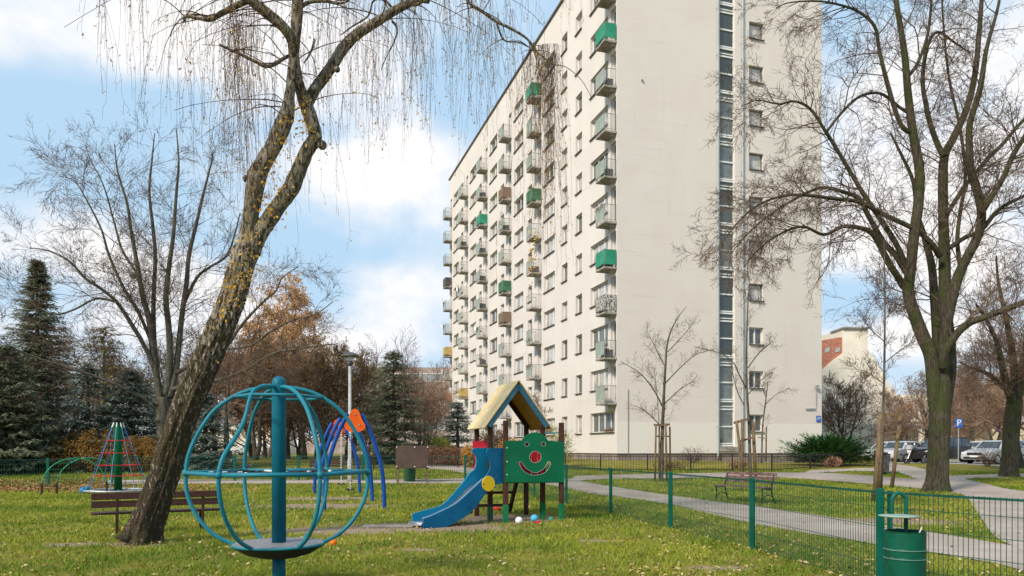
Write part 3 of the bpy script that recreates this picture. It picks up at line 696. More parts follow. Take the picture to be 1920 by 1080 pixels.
# ------------------------------------------------------------------ globe spinner
def globe():
    d = 8.0; o0 = Vector(((523 - CX) * d / F, d, 0)); t = thing('climbing_globe', 'teal tubular climbing globe with a grey platform on a thick central pole', 'climbing frame', o0)
    C0 = o0
    b = MB(); b.lathe([(.07, -.05), (.07, .44)], C0, 24); b.build('lower_pole', M['teal_pole'], t, True)
    b = MB(); b.lathe([(.074, .5), (.074, 2.2), (.070, 2.235), (.055, 2.26), (.03, 2.275), (.001, 2.28)], C0, 28); b.build('pole', M['teal_pole'], t, True)
    b = MB(); b.lathe([(.47, .47), (.47, .5), (.455, .502), (.001, .502)], C0, 48, False); pl = b.build('platform', M['plat'], t)
    b = MB(); b.lathe([(.08, .335), (.2, .345), (.34, .385), (.474, .468)], C0, 48, False); b.build('underside', M['dark'], pl, True)
    b = MB(); b.tube([(C0.x + .475 * math.cos(a), C0.y + .475 * math.sin(a), .485) for a in [2 * math.pi * k / 48 for k in range(48)]], .014, 6, closed=True); b.build('rim', M['teal'], pl, True)
    ph = [R(191.5 + 60 * k) for k in range(6)]; Rr = .935
    prof = [(.0, 2.155), (.12, 2.16), (.30, 2.125), (.47, 2.05), (.66, 1.90), (.80, 1.69), (.90, 1.46), (.935, 1.25), (.92, 1.03), (.84, .82), (.72, .66), (.60, .56), (.46, .49)]
    kink = [(.0, 2.155), (.12, 2.165), (.28, 2.15), (.42, 2.09), (.49, 1.98), (.54, 1.84), (.63, 1.69), (.77, 1.54), (.88, 1.41), (.935, 1.25), (.92, 1.03), (.84, .82), (.72, .66), (.60, .56), (.46, .49)]
    for i, a in enumerate(ph):
        pts = [(C0.x + r * math.cos(a), C0.y + r * math.sin(a), z) for r, z in (kink if i == 1 else prof)]
        b = MB(); b.tube(cat_rom(pts, 6), .0215, 10); b.build('rib', M['teal'], t, True, label='rib with an inward kink' if i == 1 else None)
    b = MB(); hx = [(C0.x + Rr * math.cos(a), C0.y + Rr * math.sin(a), 1.25) for a in ph]
    for i in range(6): b.tube([hx[i], hx[(i + 1) % 6]], .022, 10)
    b.build('ring', M['teal'], t, True)
    b = MB(); hx2 = [(C0.x + .46 * math.cos(a), C0.y + .46 * math.sin(a), 2.055) for a in ph]
    for i in range(6): b.tube([hx2[i], hx2[(i + 1) % 6]], .016, 8)
    b.build('ring', M['teal'], t, True)
    b = MB(); cl = MB()
    for s_ in (.88, .7, .5):
        for i in (3, 4, 5, 0):
            q0, q1 = Vector(hx[i]), Vector(hx[(i + 1) % 6]); c_ = Vector((C0.x, C0.y, 1.25)); a_, e_ = c_ + (q0 - c_) * s_, c_ + (q1 - c_) * s_
            pts = [a_ + (e_ - a_) * k / 8 + Vector((0, 0, .012 * math.sin(k * 2.4) - .02 * math.sin(math.pi * k / 8))) for k in range(9)]
            b.tube(pts, .009, 6)
            for k in (2, 4, 6): cl.tube([pts[k] - (e_ - a_).normalized() * .03, pts[k] + (e_ - a_).normalized() * .03], .013, 6)
    for i in (3, 4, 5, 0): b.tube([hx[i], (C0.x, C0.y, 1.24)], .009, 6)
    n = b.build('net', M['rope'], t); cl.build('clip', M['clip'], n)
    for q in hx: b = MB(); b.lathe([(.03, -.03), (.034, 0), (.03, .03)], q, 10); b.build('joint', M['teal'], t, True)
globe()

# ------------------------------------------------------------------ playhouse with slide
def circ(cx, cz, r, n=18, a0=0, a1=2 * math.pi, end=False):
    m = n if not end else n + 1
    return [(cx + r * math.cos(a0 + (a1 - a0) * k / n), cz + r * math.sin(a0 + (a1 - a0) * k / n)) for k in range(m)]
def playhouse():
    th = R(16.6); u = Vector((math.cos(th), math.sin(th), 0)); v = Vector((-math.sin(th), math.cos(th), 0)); up = Vector((0, 0, 1))
    B = Vector((-.457, 15.6, 0)); E = B + u * 1.16; A = B + v * 1.16; D = E + v * 1.16; C = Vector((-.13, 15.2, 0)); Fp = Vector((1.03, 15.56, 0))
    t = thing('playhouse', 'wooden play tower with green clown-face panel, pitched cream roof and blue slide', 'playhouse', (0.1, 16, 0))
    tops = {'A': 2.0, 'B': 2.02, 'D': 2.1, 'E': 2.02, 'C': 2.08, 'F': 2.05}
    for nm, p in (('A', A), ('B', B), ('D', D), ('E', E), ('C', C), ('F', Fp)):
        b = MB(); pts = [(-.048, -.048), (.048, -.048), (.048, .048), (-.048, .048)]
        def fn(a_, c_, w, p=p): return p + u * a_ + v * c_ + up * w
        b.plate([pts], -.1 if nm in 'ABD' else .36, tops[nm], fn); o = b.build('post', M['post'], t, fix=True); edge_bevel(o, .01)
        if nm in 'CEF':
            b = MB(); pts = [(-.052, -.052), (.052, -.052), (.052, .052), (-.052, .052)]; b.plate([pts], -.1, .37, fn); edge_bevel(b.build('post_sleeve', M['sock'], o, fix=True), .01)
        elif nm == 'B':
            b = MB(); pts = [(-.051, -.051), (.051, -.051), (.051, .051), (-.051, .051)]; b.plate([pts], -.1, .3, fn); b.build('post_sleeve', M['pan_dgreen'], o, fix=True)
    b = MB(); c0 = (A + B + D + E) / 4; b.plate([[(-.6, -.6), (.6, -.6), (.6, .6), (-.6, .6)]], .80, .86, lambda a_, c_, w: c0 + u * a_ + v * c_ + up * w); b.build('deck', M['post'], t, fix=True)
    b = MB(); b.plate([[(0, 0), (1.2, 0), (1.2, .35), (0, .35)]], .80, .85, lambda a_, c_, w: C + u * a_ + v * c_ + up * w); b.build('deck', M['post'], t, fix=True)
    # green face panel on the plane C-F, traced from its outline
    w_ = (Fp - C).normalized(); nrm = Vector((w_.y, -w_.x, 0)); p0 = C + nrm * .055
    def U(cx, cy): return unproj(760 + cx / 3.484, 700 + cy / 3.484, p0, w_)
    out = [U(x_, y_) for x_, y_ in [(650, 712), (1035, 712), (1035, 448), (938, 440)]]
    out += [U(845 + 92 * math.cos(a), 470 - 84 * math.sin(a)) for a in [R(22 + 136 * k / 16) for k in range(17)]]
    out += [U(x_, y_) for x_, y_ in [(752, 440), (650, 440)]]
    def UC(cx, cy, r, n=18): return [U(cx + r * math.cos(6.2832 * k / n), cy - r * math.sin(6.2832 * k / n)) for k in range(n)]
    holes = [UC(792, 463, 14), UC(900, 463, 14), UC(847, 546, 38, 26)]
    sm_ = [U(x_, y_) for x_, y_ in cat_rom([(752, 577), (765, 590), (790, 622), (846, 650), (900, 624), (922, 592), (930, 577), (943, 577), (945, 600), (920, 640), (885, 658), (846, 665), (800, 656), (762, 628), (742, 590), (745, 577)], 4, True)]
    def fn(a_, c_, w): return p0 + w_ * a_ + nrm * w + up * c_
    b = MB(); b.plate([out] + holes + [sm_], 0, .02, fn); fp = edge_bevel(b.build('face_panel', M['green'], t, fix=True), .004)
    b = MB()
    for cy in (487, 577, 662):
        s_, z_ = U(663, cy); b.lathe([(.014, -.004), (.012, .004), (.001, .006)], (0, 0, 0), 10); 
        n0 = len(b.v) - 30; b.v[n0:] = [tuple(p0 + w_ * (s_ + q[0]) + up * (z_ + q[1]) + nrm * (.022 + q[2])) for q in b.v[n0:]]
    b.build('bolt', M['clip'], fp)
    b = MB()
    for h_, m_ in ((holes[0], 0), (holes[1], 0), (holes[2], 0), (sm_, 0)):
        b.tube([tuple(fn(q[0], q[1], .021)) for q in h_], .002, 5, closed=True)
    b.build('cut_edge', M['clip'], fp)
    # red panel behind, seen through the nose
    b = MB(); q0 = C + v * .34 + u * .25
    for k in range(5): b.plate([[(.14 * k, 0), (.14 * k + .125, 0), (.14 * k + .125, .64), (.14 * k, .64)]], 0, .02, lambda a_, c_, w: q0 + u * a_ + v * w + up * (.86 + c_))
    b.build('inner_panel', M['red'], t, fix=True)
    # red side panel at the back left
    qa = A + Vector((-.07, 0, 0)); wd = Vector((.999, .05, 0))
    pts = [unproj(886.5 + x_, y_, qa, wd) for x_, y_ in [(0, 828), (1, 827), (26, 827), (27.5, 829), (27.5, 884), (4, 884), (0, 876), (6, 868), (3, 858), (0, 850)]]
    b = MB(); b.plate([pts], 0, .02, lambda a_, c_, w: qa + wd * a_ + Vector((0, w - .08, 0)) + up * c_); b.build('side_panel', M['red'], t, fix=True)
    # roof
    rf = c0; hw, ov, bk = .74, .16, .2; ze, zr = 1.93, 2.93
    def rp(a_, c_, z): return rf + u * a_ + v * c_ + up * z
    y0, y1 = -.58 - ov, .58 + bk
    sl = (zr - ze) / hw
    for sgn in (-1, 1):
        nn = (u * sgn * (zr - ze) + up * hw).normalized()
        b = MB(); q = [rp(sgn * hw, y0, ze), rp(0, y0, zr), rp(0, y1, zr), rp(sgn * hw, y1, ze)]
        b.add([p for p in q] + [p + nn * .022 for p in q], [(0, 1, 2, 3), (4, 7, 6, 5), (0, 4, 5, 1), (1, 5, 6, 2), (2, 6, 7, 3), (3, 7, 4, 0)])
        ro = b.build('roof_panel', M['roof'], t, fix=True)
        b = MB(); q = [rp(sgn * (hw - .02), y0 + .03, ze + .02 * sl - .03), rp(sgn * .02, y0 + .03, zr - .02 * sl - .03), rp(sgn * .02, y1 - .03, zr - .02 * sl - .03), rp(sgn * (hw - .02), y1 - .03, ze + .02 * sl - .03)]
        b.add([p for p in q] + [p + nn * .012 for p in q], [(0, 1, 2, 3), (4, 7, 6, 5), (0, 4, 5, 1), (1, 5, 6, 2), (2, 6, 7, 3), (3, 7, 4, 0)]); b.build('roof_lining', M['roof_in'], ro, fix=True)
        for yy, m_ in ((y0 + .05, 'trim'), (.58, 'post')):
            b = MB(); b.beam(rp(sgn * (hw - .1), yy, ze + .1 * sl - .09), rp(sgn * .0, yy, zr - .1), .06, .11, tuple(nn)); b.build('rafter', M[m_], t, fix=True)
    b = MB(); b.tube([E + up * 1.84, Fp + up * 1.84 + v * .1], .012, 8); b.build('rail', M['teal'], t)
    # ladder at the back
    la = D + v * .05 - u * .18; lb = D + v * .75 - u * .18
    for off in (0, -.95):
        b = MB(); b.beam(la + u * off + up * .9, lb + u * off + up * 0, .07, .1); b.build('ladder_side', M['post'], t, fix=True)
    for k, f_ in enumerate((.12, .42, .78)):
        p_ = la + (lb - la) * f_ + up * (.86 * (1 - f_)); b = MB(); b.beam(p_, p_ - u * .95, .12, .06); b.build('step', M['post'], t, fix=True)
    # slide, traced on its near side board
    W = Vector((-.79, -.614, 0)).normalized(); N_ = Vector((-W.y * -1, W.x * -1, 0)); N_ = Vector((-.614, .79, 0)).normalized(); S0 = C + Vector((-.05, .02, 0))
    def UN(cx, cy): return unproj(760 + cx / 3.484, 700 + cy / 3.484, S0, W)
    near = cat_rom([(640, 489), (560, 487), (532, 497), (527, 530), (545, 570), (550, 620), (520, 672), (470, 725), (400, 790), (330, 850), (250, 893), (170, 930), (114, 950)], 5)
    near = near + [(114, 1021), (205, 1021)] + cat_rom([(240, 1014), (300, 985), (380, 940), (450, 880), (510, 800), (545, 750), (580, 728), (640, 718)], 5)
    pts = [UN(*q) for q in near]
    b = MB(); b.plate([pts], 0, .03, lambda a_, c_, w: S0 + W * a_ - N_ * w + up * c_); sn = edge_bevel(b.build('slide_side', M['blue'], t, fix=True), .005)
    S1 = S0 + N_ * .5
    def UF(cx, cy): return unproj(760 + cx / 3.484, 700 + cy / 3.484, S1, W)
    far = cat_rom([(560, 488), (470, 487), (443, 495), (440, 515), (462, 545), (466, 585), (455, 625), (425, 650), (395, 690), (330, 770), (270, 835), (230, 865), (150, 888), (47, 918)], 5) + [(50, 975), (100, 1000), (200, 990), (300, 940), (400, 870), (480, 790), (560, 740)]
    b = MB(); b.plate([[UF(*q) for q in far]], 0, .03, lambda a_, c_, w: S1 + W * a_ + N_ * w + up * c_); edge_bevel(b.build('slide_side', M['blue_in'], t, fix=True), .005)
    ch = [UN(*q) for q in cat_rom([(575, 640), (500, 688), (440, 752), (380, 810), (300, 872), (220, 918), (150, 942), (112, 953), (105, 985)], 4)]
    b = MB()
    for i in range(len(ch) - 1):
        (s0, z0), (s1, z1) = ch[i], ch[i + 1]
        g0, g1 = .2 * (1 - (i / len(ch)) ** 2), .2 * (1 - ((i + 1) / len(ch)) ** 2); q = [S0 + W * s0 + up * (z0 - .012 - g0), S0 + W * s1 + up * (z1 - .012 - g1), S1 + W * s1 + up * (z1 - .012 - g1), S1 + W * s0 + up * (z0 - .012 - g0)]; b.add([tuple(p) for p in q] + [tuple(p - up * .01) for p in q], [(0, 1, 2, 3), (7, 6, 5, 4), (0, 4, 5, 1), (2, 6, 7, 3)])
    b.build('chute', M['chute'], t, True, fix=True)
    b = MB(); ed_ = [S0 + W * a_ + N_ * .012 + up * (c_ + .002) for a_, c_ in [UN(*q) for q in cat_rom([(505, 690), (470, 725), (400, 790), (330, 850), (250, 893), (170, 930), (112, 950)], 5)]]; b.tube(ed_, .013, 6); b.build('pale_edge', M['chute'], sn)  # thin pale grey strip along the top edge of the near slide board
    s_, z_ = UN(535, 720); b = MB(); pc_ = [(s_ + .155 * math.cos(a), z_ + .155 * math.sin(a)) for a in [6.2832 * k / 32 for k in range(32)]]
    b.plate([pc_], .031, .05, lambda a_, c_, w: S0 + W * a_ - N_ * w + up * c_); yd = edge_bevel(b.build('disc', M['yellow'], t, fix=True), .005)
    b = MB()
    for cx, cy in ((405, 868), (283, 943), (510, 772), (500, 722), (575, 740)):
        s_, z_ = UN(cx, cy); c_ = S0 + W * s_ + up * z_ - N_ * .04; b.tube([c_ + N_ * .01, c_ - N_ * .015], .016, 8)
    b.build('bolt', M['navy'], sn)
playhouse()

# ------------------------------------------------------------------ benches
def park_bench_left():
    a = gp(220, 1003); c = gp(381, 995); a.z = c.z = 0; dr = (c - a).normalized(); n = Vector((-dr.y, dr.x, 0))
    t = thing('park_bench', 'dark brown slatted bench seen from behind, standing behind the leaning birch', 'bench', tuple((a + c) / 2))
    L0, L1 = -.4, (c - a).length + .32
    for z0, z1, o in ((.62, .735, 0), (.48, .595, .02)):
        b = MB(); q = a + n * o; b.beam(q + dr * L0 + Vector((0, 0, (z0 + z1) / 2)), q + dr * L1 + Vector((0, 0, (z0 + z1) / 2)), .035, z1 - z0); edge_bevel(b.build('backrest_slat', M['slat'], t, fix=True), .006)
    for k in range(3):
        b = MB(); q = a + n * (.12 + .13 * k) + Vector((0, 0, .37)); b.beam(q + dr * L0, q + dr * L1, .11, .035); edge_bevel(b.build('seat_slat', M['slat'], t, fix=True), .006)
    for p in (a, c):
        b = MB(); b.beam(p + n * .03 - Vector((0, 0, .05)), p + n * .03 + Vector((0, 0, .72)), .06, .04, tuple(dr)); b.beam(p + n * .05 + Vector((0, 0, .335)), p + n * .46 + Vector((0, 0, .335)), .04, .03); b.beam(p + n * .42, p + n * .42 + Vector((0, 0, .33)), .05, .04, tuple(dr)); b.build('frame', M['post'], t, fix=True)
park_bench_left()
def iron_bench(px0, py0, px1, py1, label, slm, cat='bench'):
    a = gp(px0, py0); c = gp(px1, py1); z0 = (a.z + c.z) / 2; a.z = c.z = z0; dr = (c - a).normalized(); n = Vector((-dr.y, dr.x, 0)); U_ = Vector((0, 0, 1))
    t = thing('park_bench', label, cat, tuple((a + c) / 2)); L = (c - a).length
    for p in (a + dr * .08, c - dr * .08):
        b = MB(); q = lambda y_, z_: p + n * y_ + U_ * z_
        b.tube(cat_rom([q(.0, 0), q(.05, .2), q(.02, .42)], 5), .018, 6); b.tube(cat_rom([q(.5, 0), q(.42, .22), q(.36, .42), q(.42, .6), q(.5, .84)], 5), .018, 6)
        b.tube([q(.0, .42), q(.4, .40)], .018, 6); b.tube(cat_rom([q(.05, .12), q(.2, .24), q(.4, .2), q(.46, .1)], 4), .013, 6); b.build('cast_leg', M['iron'], t)
    for k in range(4):
        b = MB(); s0 = a + n * (.02 + .105 * k) + U_ * .445; b.beam(s0, s0 + dr * L, .085, .03); b.build('seat_slat', slm, t, fix=True)
    for y_, z_ in ((.44, .58), (.465, .69), (.49, .8)):
        b = MB(); s0 = a + n * y_ + U_ * z_; b.beam(s0, s0 + dr * L, .028, .085); b.build('backrest_slat', slm, t, fix=True)
iron_bench(1338, 938, 1432, 946, 'weathered brown bench with curled iron legs beside the grey path', M['slat2'])
iron_bench(575, 899, 640, 899, 'small dark bench beyond the back fence behind the swing', M['slat'])

# ------------------------------------------------------------------ swing
def swing():
    f0, f1 = Vector((-3.92, 18.6, 0)), Vector((-5.85, 25.0, 0)); ax = (f1 - f0).normalized(); n = Vector((ax.y, -ax.x, 0)).normalized()
    t = thing('swing_set', 'cobalt blue arched swing set with orange end boards', 'swing', tuple((f0 + f1) / 2))
    for fr_ in (0, .42, 1):
        c = f0 + (f1 - f0) * fr_
        for s_ in (-1, 1):
            pts = [c + n * s_ * .17 + Vector((0, 0, 2.38)), c + n * s_ * .42 + Vector((0, 0, 1.85)), c + n * s_ * .65 + Vector((0, 0, 1.1)), c + n * s_ * .72 + Vector((0, 0, .5)), c + n * s_ * .74 + Vector((0, 0, -.05))]
            b = MB(); b.tube(cat_rom([tuple(p) for p in pts], 6), .052, 12); b.build('leg', M['navy'], t, True)
    b = MB(); b.tube([f0 + Vector((0, 0, 2.2)), f1 + Vector((0, 0, 2.2))], .05, 12); b.build('crossbeam', M['navy'], t, True)
    for c in (f0 - ax * .08, f1 + ax * .08):
        out = cat_rom([(0, 2.50), (.09, 2.44), (.175, 2.23), (.255, 2.08), (.2, 1.97), (0, 1.91), (-.2, 1.97), (-.255, 2.08), (-.175, 2.23), (-.09, 2.44)], 4, True)
        b = MB(); b.plate([out], -.012, .012, lambda a_, c_, w: c + n * a_ + ax * w + Vector((0, 0, c_))); e = b.build('end_board', M['orange'], t, fix=True)
        b = MB()
        for q in ((.0, 2.36), (.1, 2.1), (-.1, 2.1)): p = c + n * q[0] + Vector((0, 0, q[1])); b.tube([p - ax * .03, p + ax * .03], .02, 8)
        b.build('bolt', M['steel'], e)
    for k, fr_ in enumerate((.22, .72)):
        for m_ in (0,):
            c = f0 + (f1 - f0) * fr_; sw = .22; st = []
            sd_ = ax
            b = MB(); b.box(tuple(c + Vector((0, 0, .42))), (.44, .2, .03), Matrix.Rotation(math.atan2(sd_.y, sd_.x), 3, 'Z')); seat = b.build('swing_seat', M['tyre'], t)
            b = MB()
            for s_ in (-1, 1):
                for w in (-.0,):
                    p0 = c + sd_ * sw * s_ + Vector((0, 0, .43)); p1 = c + sd_ * (sw + .02) * s_ + Vector((0, 0, 2.16)); nL = 44
                    for i in range(nL):
                        q = p0 + (p1 - p0) * (i + .5) / nL; off = Vector((.006, 0, 0)) if i % 2 else Vector((0, .006, 0))
                        b.beam(q - off - Vector((0, 0, .019)), q + off + Vector((0, 0, .019)), .012, .012)
            b.build('chain', M['steel'], seat)
swing()
# ------------------------------------------------------------------ rope pyramid
def pyramid():
    d = 25.3; c = Vector(((221.5 - CX) * d / F, d, G(-13, d)))
    t = thing('rope_carousel', 'green pole rope pyramid with red and blue ropes behind the dark bench', 'climbing frame', c)
    b = MB(); b.lathe([(.125, -.1), (.125, 2.38), (.12, 2.42)], c, 20); b.build('pole', M['green'], t, True)
    b = MB(); b.lathe([(.16, 2.4), (.17, 2.5), (.12, 2.56)], c, 16); b.build('cap', M['iron'], t, True)
    zb, rb = .1, .98; n = 8
    b = MB(); cl = MB()
    for k in range(n):
        a = 2 * math.pi * (k + .3) / n; p1 = c + Vector((rb * math.cos(a), rb * math.sin(a), zb)); p0 = c + Vector((.13 * math.cos(a), .13 * math.sin(a), 2.42)); b.tube([p0, p1], .010, 6); cl.tube([p0, p0 + (p1 - p0) * .08], .016, 6)
    b.build('rope', M['spring'], t, label='blue rising ropes'); cl.build('clip', M['clip'], t)
    for z in (1.78, 1.36, .95, .6):
        f_ = (2.42 - z) / (2.42 - zb); r_ = .13 + (rb - .13) * f_; b = MB(); pts = [c + Vector((r_ * math.cos(2 * math.pi * (k + .3) / n), r_ * math.sin(2 * math.pi * (k + .3) / n), z)) for k in range(n)]
        b.tube(pts, .011, 6, closed=True)
        for q in pts: b.lathe([(.001, -.03), (.028, 0), (.001, .03)], q, 6, False)
        b.build('rope', M['red'], t, label='red ring rope')
    b = MB(); b.tube([c + Vector(((rb + .03) * math.cos(2 * math.pi * k / 32), (rb + .03) * math.sin(2 * math.pi * k / 32), zb)) for k in range(32)], .03, 8, closed=True)
    for k in range(4): a = math.pi * k / 2 + .5; b.tube([c + Vector((0, 0, zb)), c + Vector((rb * math.cos(a), rb * math.sin(a), zb))], .022, 6)
    b.build('ring', M['steel'], t, True)
    b = MB(); q = c + Vector((-rb - .12, -.1, zb - .03)); b.lathe([(.02, -.14), (.12, -.1), (.15, 0), (.11, .1), (.03, .15)], q, 10); b.tube([q, q + Vector((.2, 0, .14))], .06, 8); b.build('bumper', M['spring'], t, True)
pyramid()
def arch():
    a = gp(78, 930); c = gp(200, 926); dr = (c - a); L = dr.length; dr.normalize(); n = Vector((-dr.y, dr.x, 0))
    t = thing('arch_climber', 'green arched climbing ladder at the left in front of the spruces', 'climbing frame', tuple(a)); rails = []
    zt = 1.2
    for o in (0, .5):
        q = a + n * o + dr * (o * .9); pts = [q + dr * (L / 2 - L / 2 * math.cos(math.pi * k / 20)) + Vector((0, 0, .3 + (zt - .3) * math.sin(math.pi * k / 20))) for k in range(21)]
        b = MB(); b.tube(pts, .02, 8); b.build('arch_rail', M['arch'], t, True); rails.append(pts)
        for e in (pts[0], pts[-1]): b = MB(); b.tube([Vector((e.x, e.y, G(e.x, e.y) - .05)), e + Vector((0, 0, .1))], .035, 8); b.build('leg', M['post'], t)
    for k in (0, 2, 4, 6, 14, 16, 18, 20): b = MB(); b.tube([rails[0][k], rails[1][k]], .014, 6); b.build('rung', M['green'], t)
arch()
def info_board():
    a = gp(746, 906); c = gp(801, 906); a.z = c.z = G(a.x, a.y); z0 = a.z
    t = thing('notice_board', 'blank brown metal notice board on two posts at the back of the lawn', 'sign', tuple((a + c) / 2)); d = a.y
    for p in (a, c): b = MB(); b.box((p.x, p.y, z0 + .72), (.08, .08, 1.5)); b.build('post', M['stake'], t, label='timber post')
    zt = CAMZ - (836 - HY) * d / F; zb = CAMZ - (878 - HY) * d / F
    b = MB(); b.box(((a.x + c.x) / 2, d - .06, (zt + zb) / 2), (61 * d / F, .04, zt - zb)); o = edge_bevel(b.build('board', M['board'], t), .01)
    b = MB()
    for sx in (-.62, .1, .62):
        for z in (zt - .05, zb + .07): b.tube([((a.x + c.x) / 2 + sx, d - .08, z), ((a.x + c.x) / 2 + sx, d - .1, z)], .025, 6)
    b.build('bolt', M['clip'], o)
    p = gp(768, 903); t = thing('litter_bin', 'dark green litter bin half hidden behind the brown notice board', 'bin', tuple(p)); b = MB(); b.lathe([(.22, 0), (.26, .7), (.28, .72), (.24, .74)], p, 16); b.build('body', M['pan_dgreen'], t, True)
    b = MB(); b.lathe([(.24, .74), (.2, .82), (.02, .86)], p, 16); b.build('lid', M['iron'], t, True)
info_board()
def lamp():
    p = gp(656, 905); p.y = 30.5; p.x = (656 - CX) * p.y / F; p.z = G(p.x, p.y); d = p.y
    zt = CAMZ - (660 - HY) * d / F; zs = CAMZ - (668 - HY) * d / F; zn = CAMZ - (684 - HY) * d / F
    t = thing('street_lamp', 'pale park lamp with a flat dark hat, standing behind the swing', 'street lamp', tuple(p))
    b = MB(); b.lathe([(.1, 0), (.1, .9), (.075, .95), (.06, zn - p.z)], p, 16); b.build('pole', M['lamp_pole'], t, True)
    z = Vector((p.x, p.y, 0))
    b = MB(); b.lathe([(.07, zn - .05), (.13, zn + .02), (.14, zn + .1), (.1, zn + .14)], z, 16); b.build('collar', M['lamp_head'], t, True)
    b = MB(); b.lathe([(.1, zn + .14), (.14, zn + .2), (.13, zs), (.08, zs + .02)], z, 16); b.build('lamp_glass', M['lightglass'], t, True)
    b = MB(); b.lathe([(.37, zs - .02), (.36, zs + .02), (.22, zs + .12), (.06, zt), (.01, zt + .02)], z, 28); b.build('lamp_shade', M['lamp_head'], t, True)
lamp()

# ------------------------------------------------------------------ mesh fences
def mesh_fence(pts, label, h=1.05, sp=.05, wr=.0022, hs=(.03, .24, .45, .66, .87, 1.03), group=None, far=False, prad=.032, hr=.003):
    t = thing('mesh_fence', label, 'fence', tuple(pts[0]), group)
    for p in pts:
        b = MB(); b.box((p.x, p.y, p.z + h / 2 + .0), (prad * 1.9, prad * 1.4, h + .05)); b.build('post', M['fence2'], t)
    for a, c in zip(pts, pts[1:]):
        dr = c - a; L = dr.length; n = max(2, int(L / sp)); b = MB()
        for k in range(1, n):
            q = a + dr * k / n; b.beam(q + Vector((0, 0, .02)), q + Vector((0, 0, h)), wr * 2, wr * 2)
        b.build('wire_panel', M['fence'], t)
        b = MB()
        for z in hs:
            b.beam(a + Vector((0, 0, z * h / 1.05)), c + Vector((0, 0, z * h / 1.05)), hr * 2, (.012 if z == hs[-1] else hr) * 2)
        b.build('wire_rail', M['fence'], t)
    return t
def gpt(px, d): return gd(px, d)
right = [Vector((5.75, 4.7, 0)), gpt(1650, 8.1), gpt(1410, 11.2), gpt(1257, 14.1), gpt(1145, 17.0), gpt(1062, 20.4), gpt(1002, 23.0), gpt(948, 26.4), gpt(872, 30.8)]
mesh_fence(right, 'green wire mesh fence running along the right side of the playground past the bin', prad=.036, wr=.0024)
q = gpt(1668, 8.05); b = MB(); b.box((q.x + .0, q.y, .53), (.03, .05, 1.04))
o = b.build('gate_post', M['fence2'], top=(q.x, q.y, 0)); tag(o, 'thin green fence upright just right of the thick post behind the bin', 'fence post')
left = [gpt(x_, y_) for x_, y_ in ((872, 30.9), (745, 31.2), (680, 31.3), (560, 31.2), (440, 31), (330, 30.5), (210, 29.8), (90, 28.6), (-40, 27.6))]
mesh_fence(left, 'green wire mesh fence along the far back edge of the lawn', sp=.085, wr=.0035, prad=.045, hr=.005)
def black_fence(pxs, label):
    pts = [gp(px, py) for px, py in pxs]; t = thing('railing_fence', label, 'fence', tuple(pts[0])); h = .78
    for a, c in zip(pts, pts[1:]):
        dr = c - a; n = max(2, int(dr.length / .13)); b = MB()
        for k in range(1, n): q = a + dr * k / n; b.beam(q, q + Vector((0, 0, h + .04)), .014, .014)
        for z in (.1, h - .06): b.beam(a + Vector((0, 0, z)), c + Vector((0, 0, z)), .03, .03)
        b.build('railing_panel', M['iron'], t)
    for p in pts: b = MB(); b.box((p.x, p.y, p.z + h / 2), (.06, .06, h + .12)); b.build('post', M['iron'], t)
black_fence([(1640, 872), (1594, 874), (1519, 880), (1447, 884), (1373, 884), (1295, 884), (1214, 884), (1126, 883), (1060, 882), (1000, 880), (940, 878)], 'low black iron railing around the lawn under the apartment block')
black_fence([(860, 877), (810, 876), (760, 879), (700, 880), (640, 881)], 'low black iron railing beyond the back fence near the shrubs')

# ------------------------------------------------------------------ litter bin in the foreground
def bin_():
    d = 6.9; x = (1697 - CX) * d / F; c = Vector((x, d, 0)); t = thing('litter_bin', 'round dark green litter bin with a flat lid under a bent tube in the foreground', 'bin', c)
    zt = CAMZ - (995 - HY) * d / F; r = .174
    b = MB(); prof = [(r - .01, .12), (r, .13)]
    for z in (.22, zt - .25, zt - .17): prof += [(r, z - .012), (r + .006, z), (r, z + .012)]
    prof += [(r, zt - .01), (r + .006, zt), (r - .008, zt), (r - .01, .2), (.001, .2)]
    b.lathe(prof, c, 48, False); bd = b.build('body', M['bin'], t); wn(bd)
    b = MB()
    for z in (.22, zt - .25, zt - .17): b.tube([c + Vector((( r + .006) * math.cos(2 * math.pi * k / 48), (r + .006) * math.sin(2 * math.pi * k / 48), z)) for k in range(48)], .0025, 5, closed=True)
    b.build('rim_line', M['binlid'], bd)
    zl = CAMZ - (966 - HY) * d / F; off = -.055
    b = MB(); b.lathe([(.001, -.004), (.165, -.014), (.176, -.008), (.176, -.003), (.10, .005), (.001, .012)], c + Vector((off, 0, zl)), 40, False); b.build('lid', M['binlid'], t, True)
    pts = [c + Vector((.04, .06, .0)), c + Vector((.04, .06, .6)), c + Vector((.04, .06, 1.0)), c + Vector((.025, .06, 1.06)), c + Vector((-.025, .06, 1.09)), c + Vector((-.075, .06, 1.06)), c + Vector((-.09, .06, 1.0)), c + Vector((-.09, .06, zl + .01))]
    b = MB(); b.tube(cat_rom([tuple(p) for p in pts], 6), .019, 14); b.build('bent_tube', M['fence2'], t, True)
    b = MB(); b.tube([c + Vector((.06, -.1, zt - .05)), c + Vector((.09, -.12, zt + .045))], .006, 6); b.build('stick', M['clip'], t)
bin_()

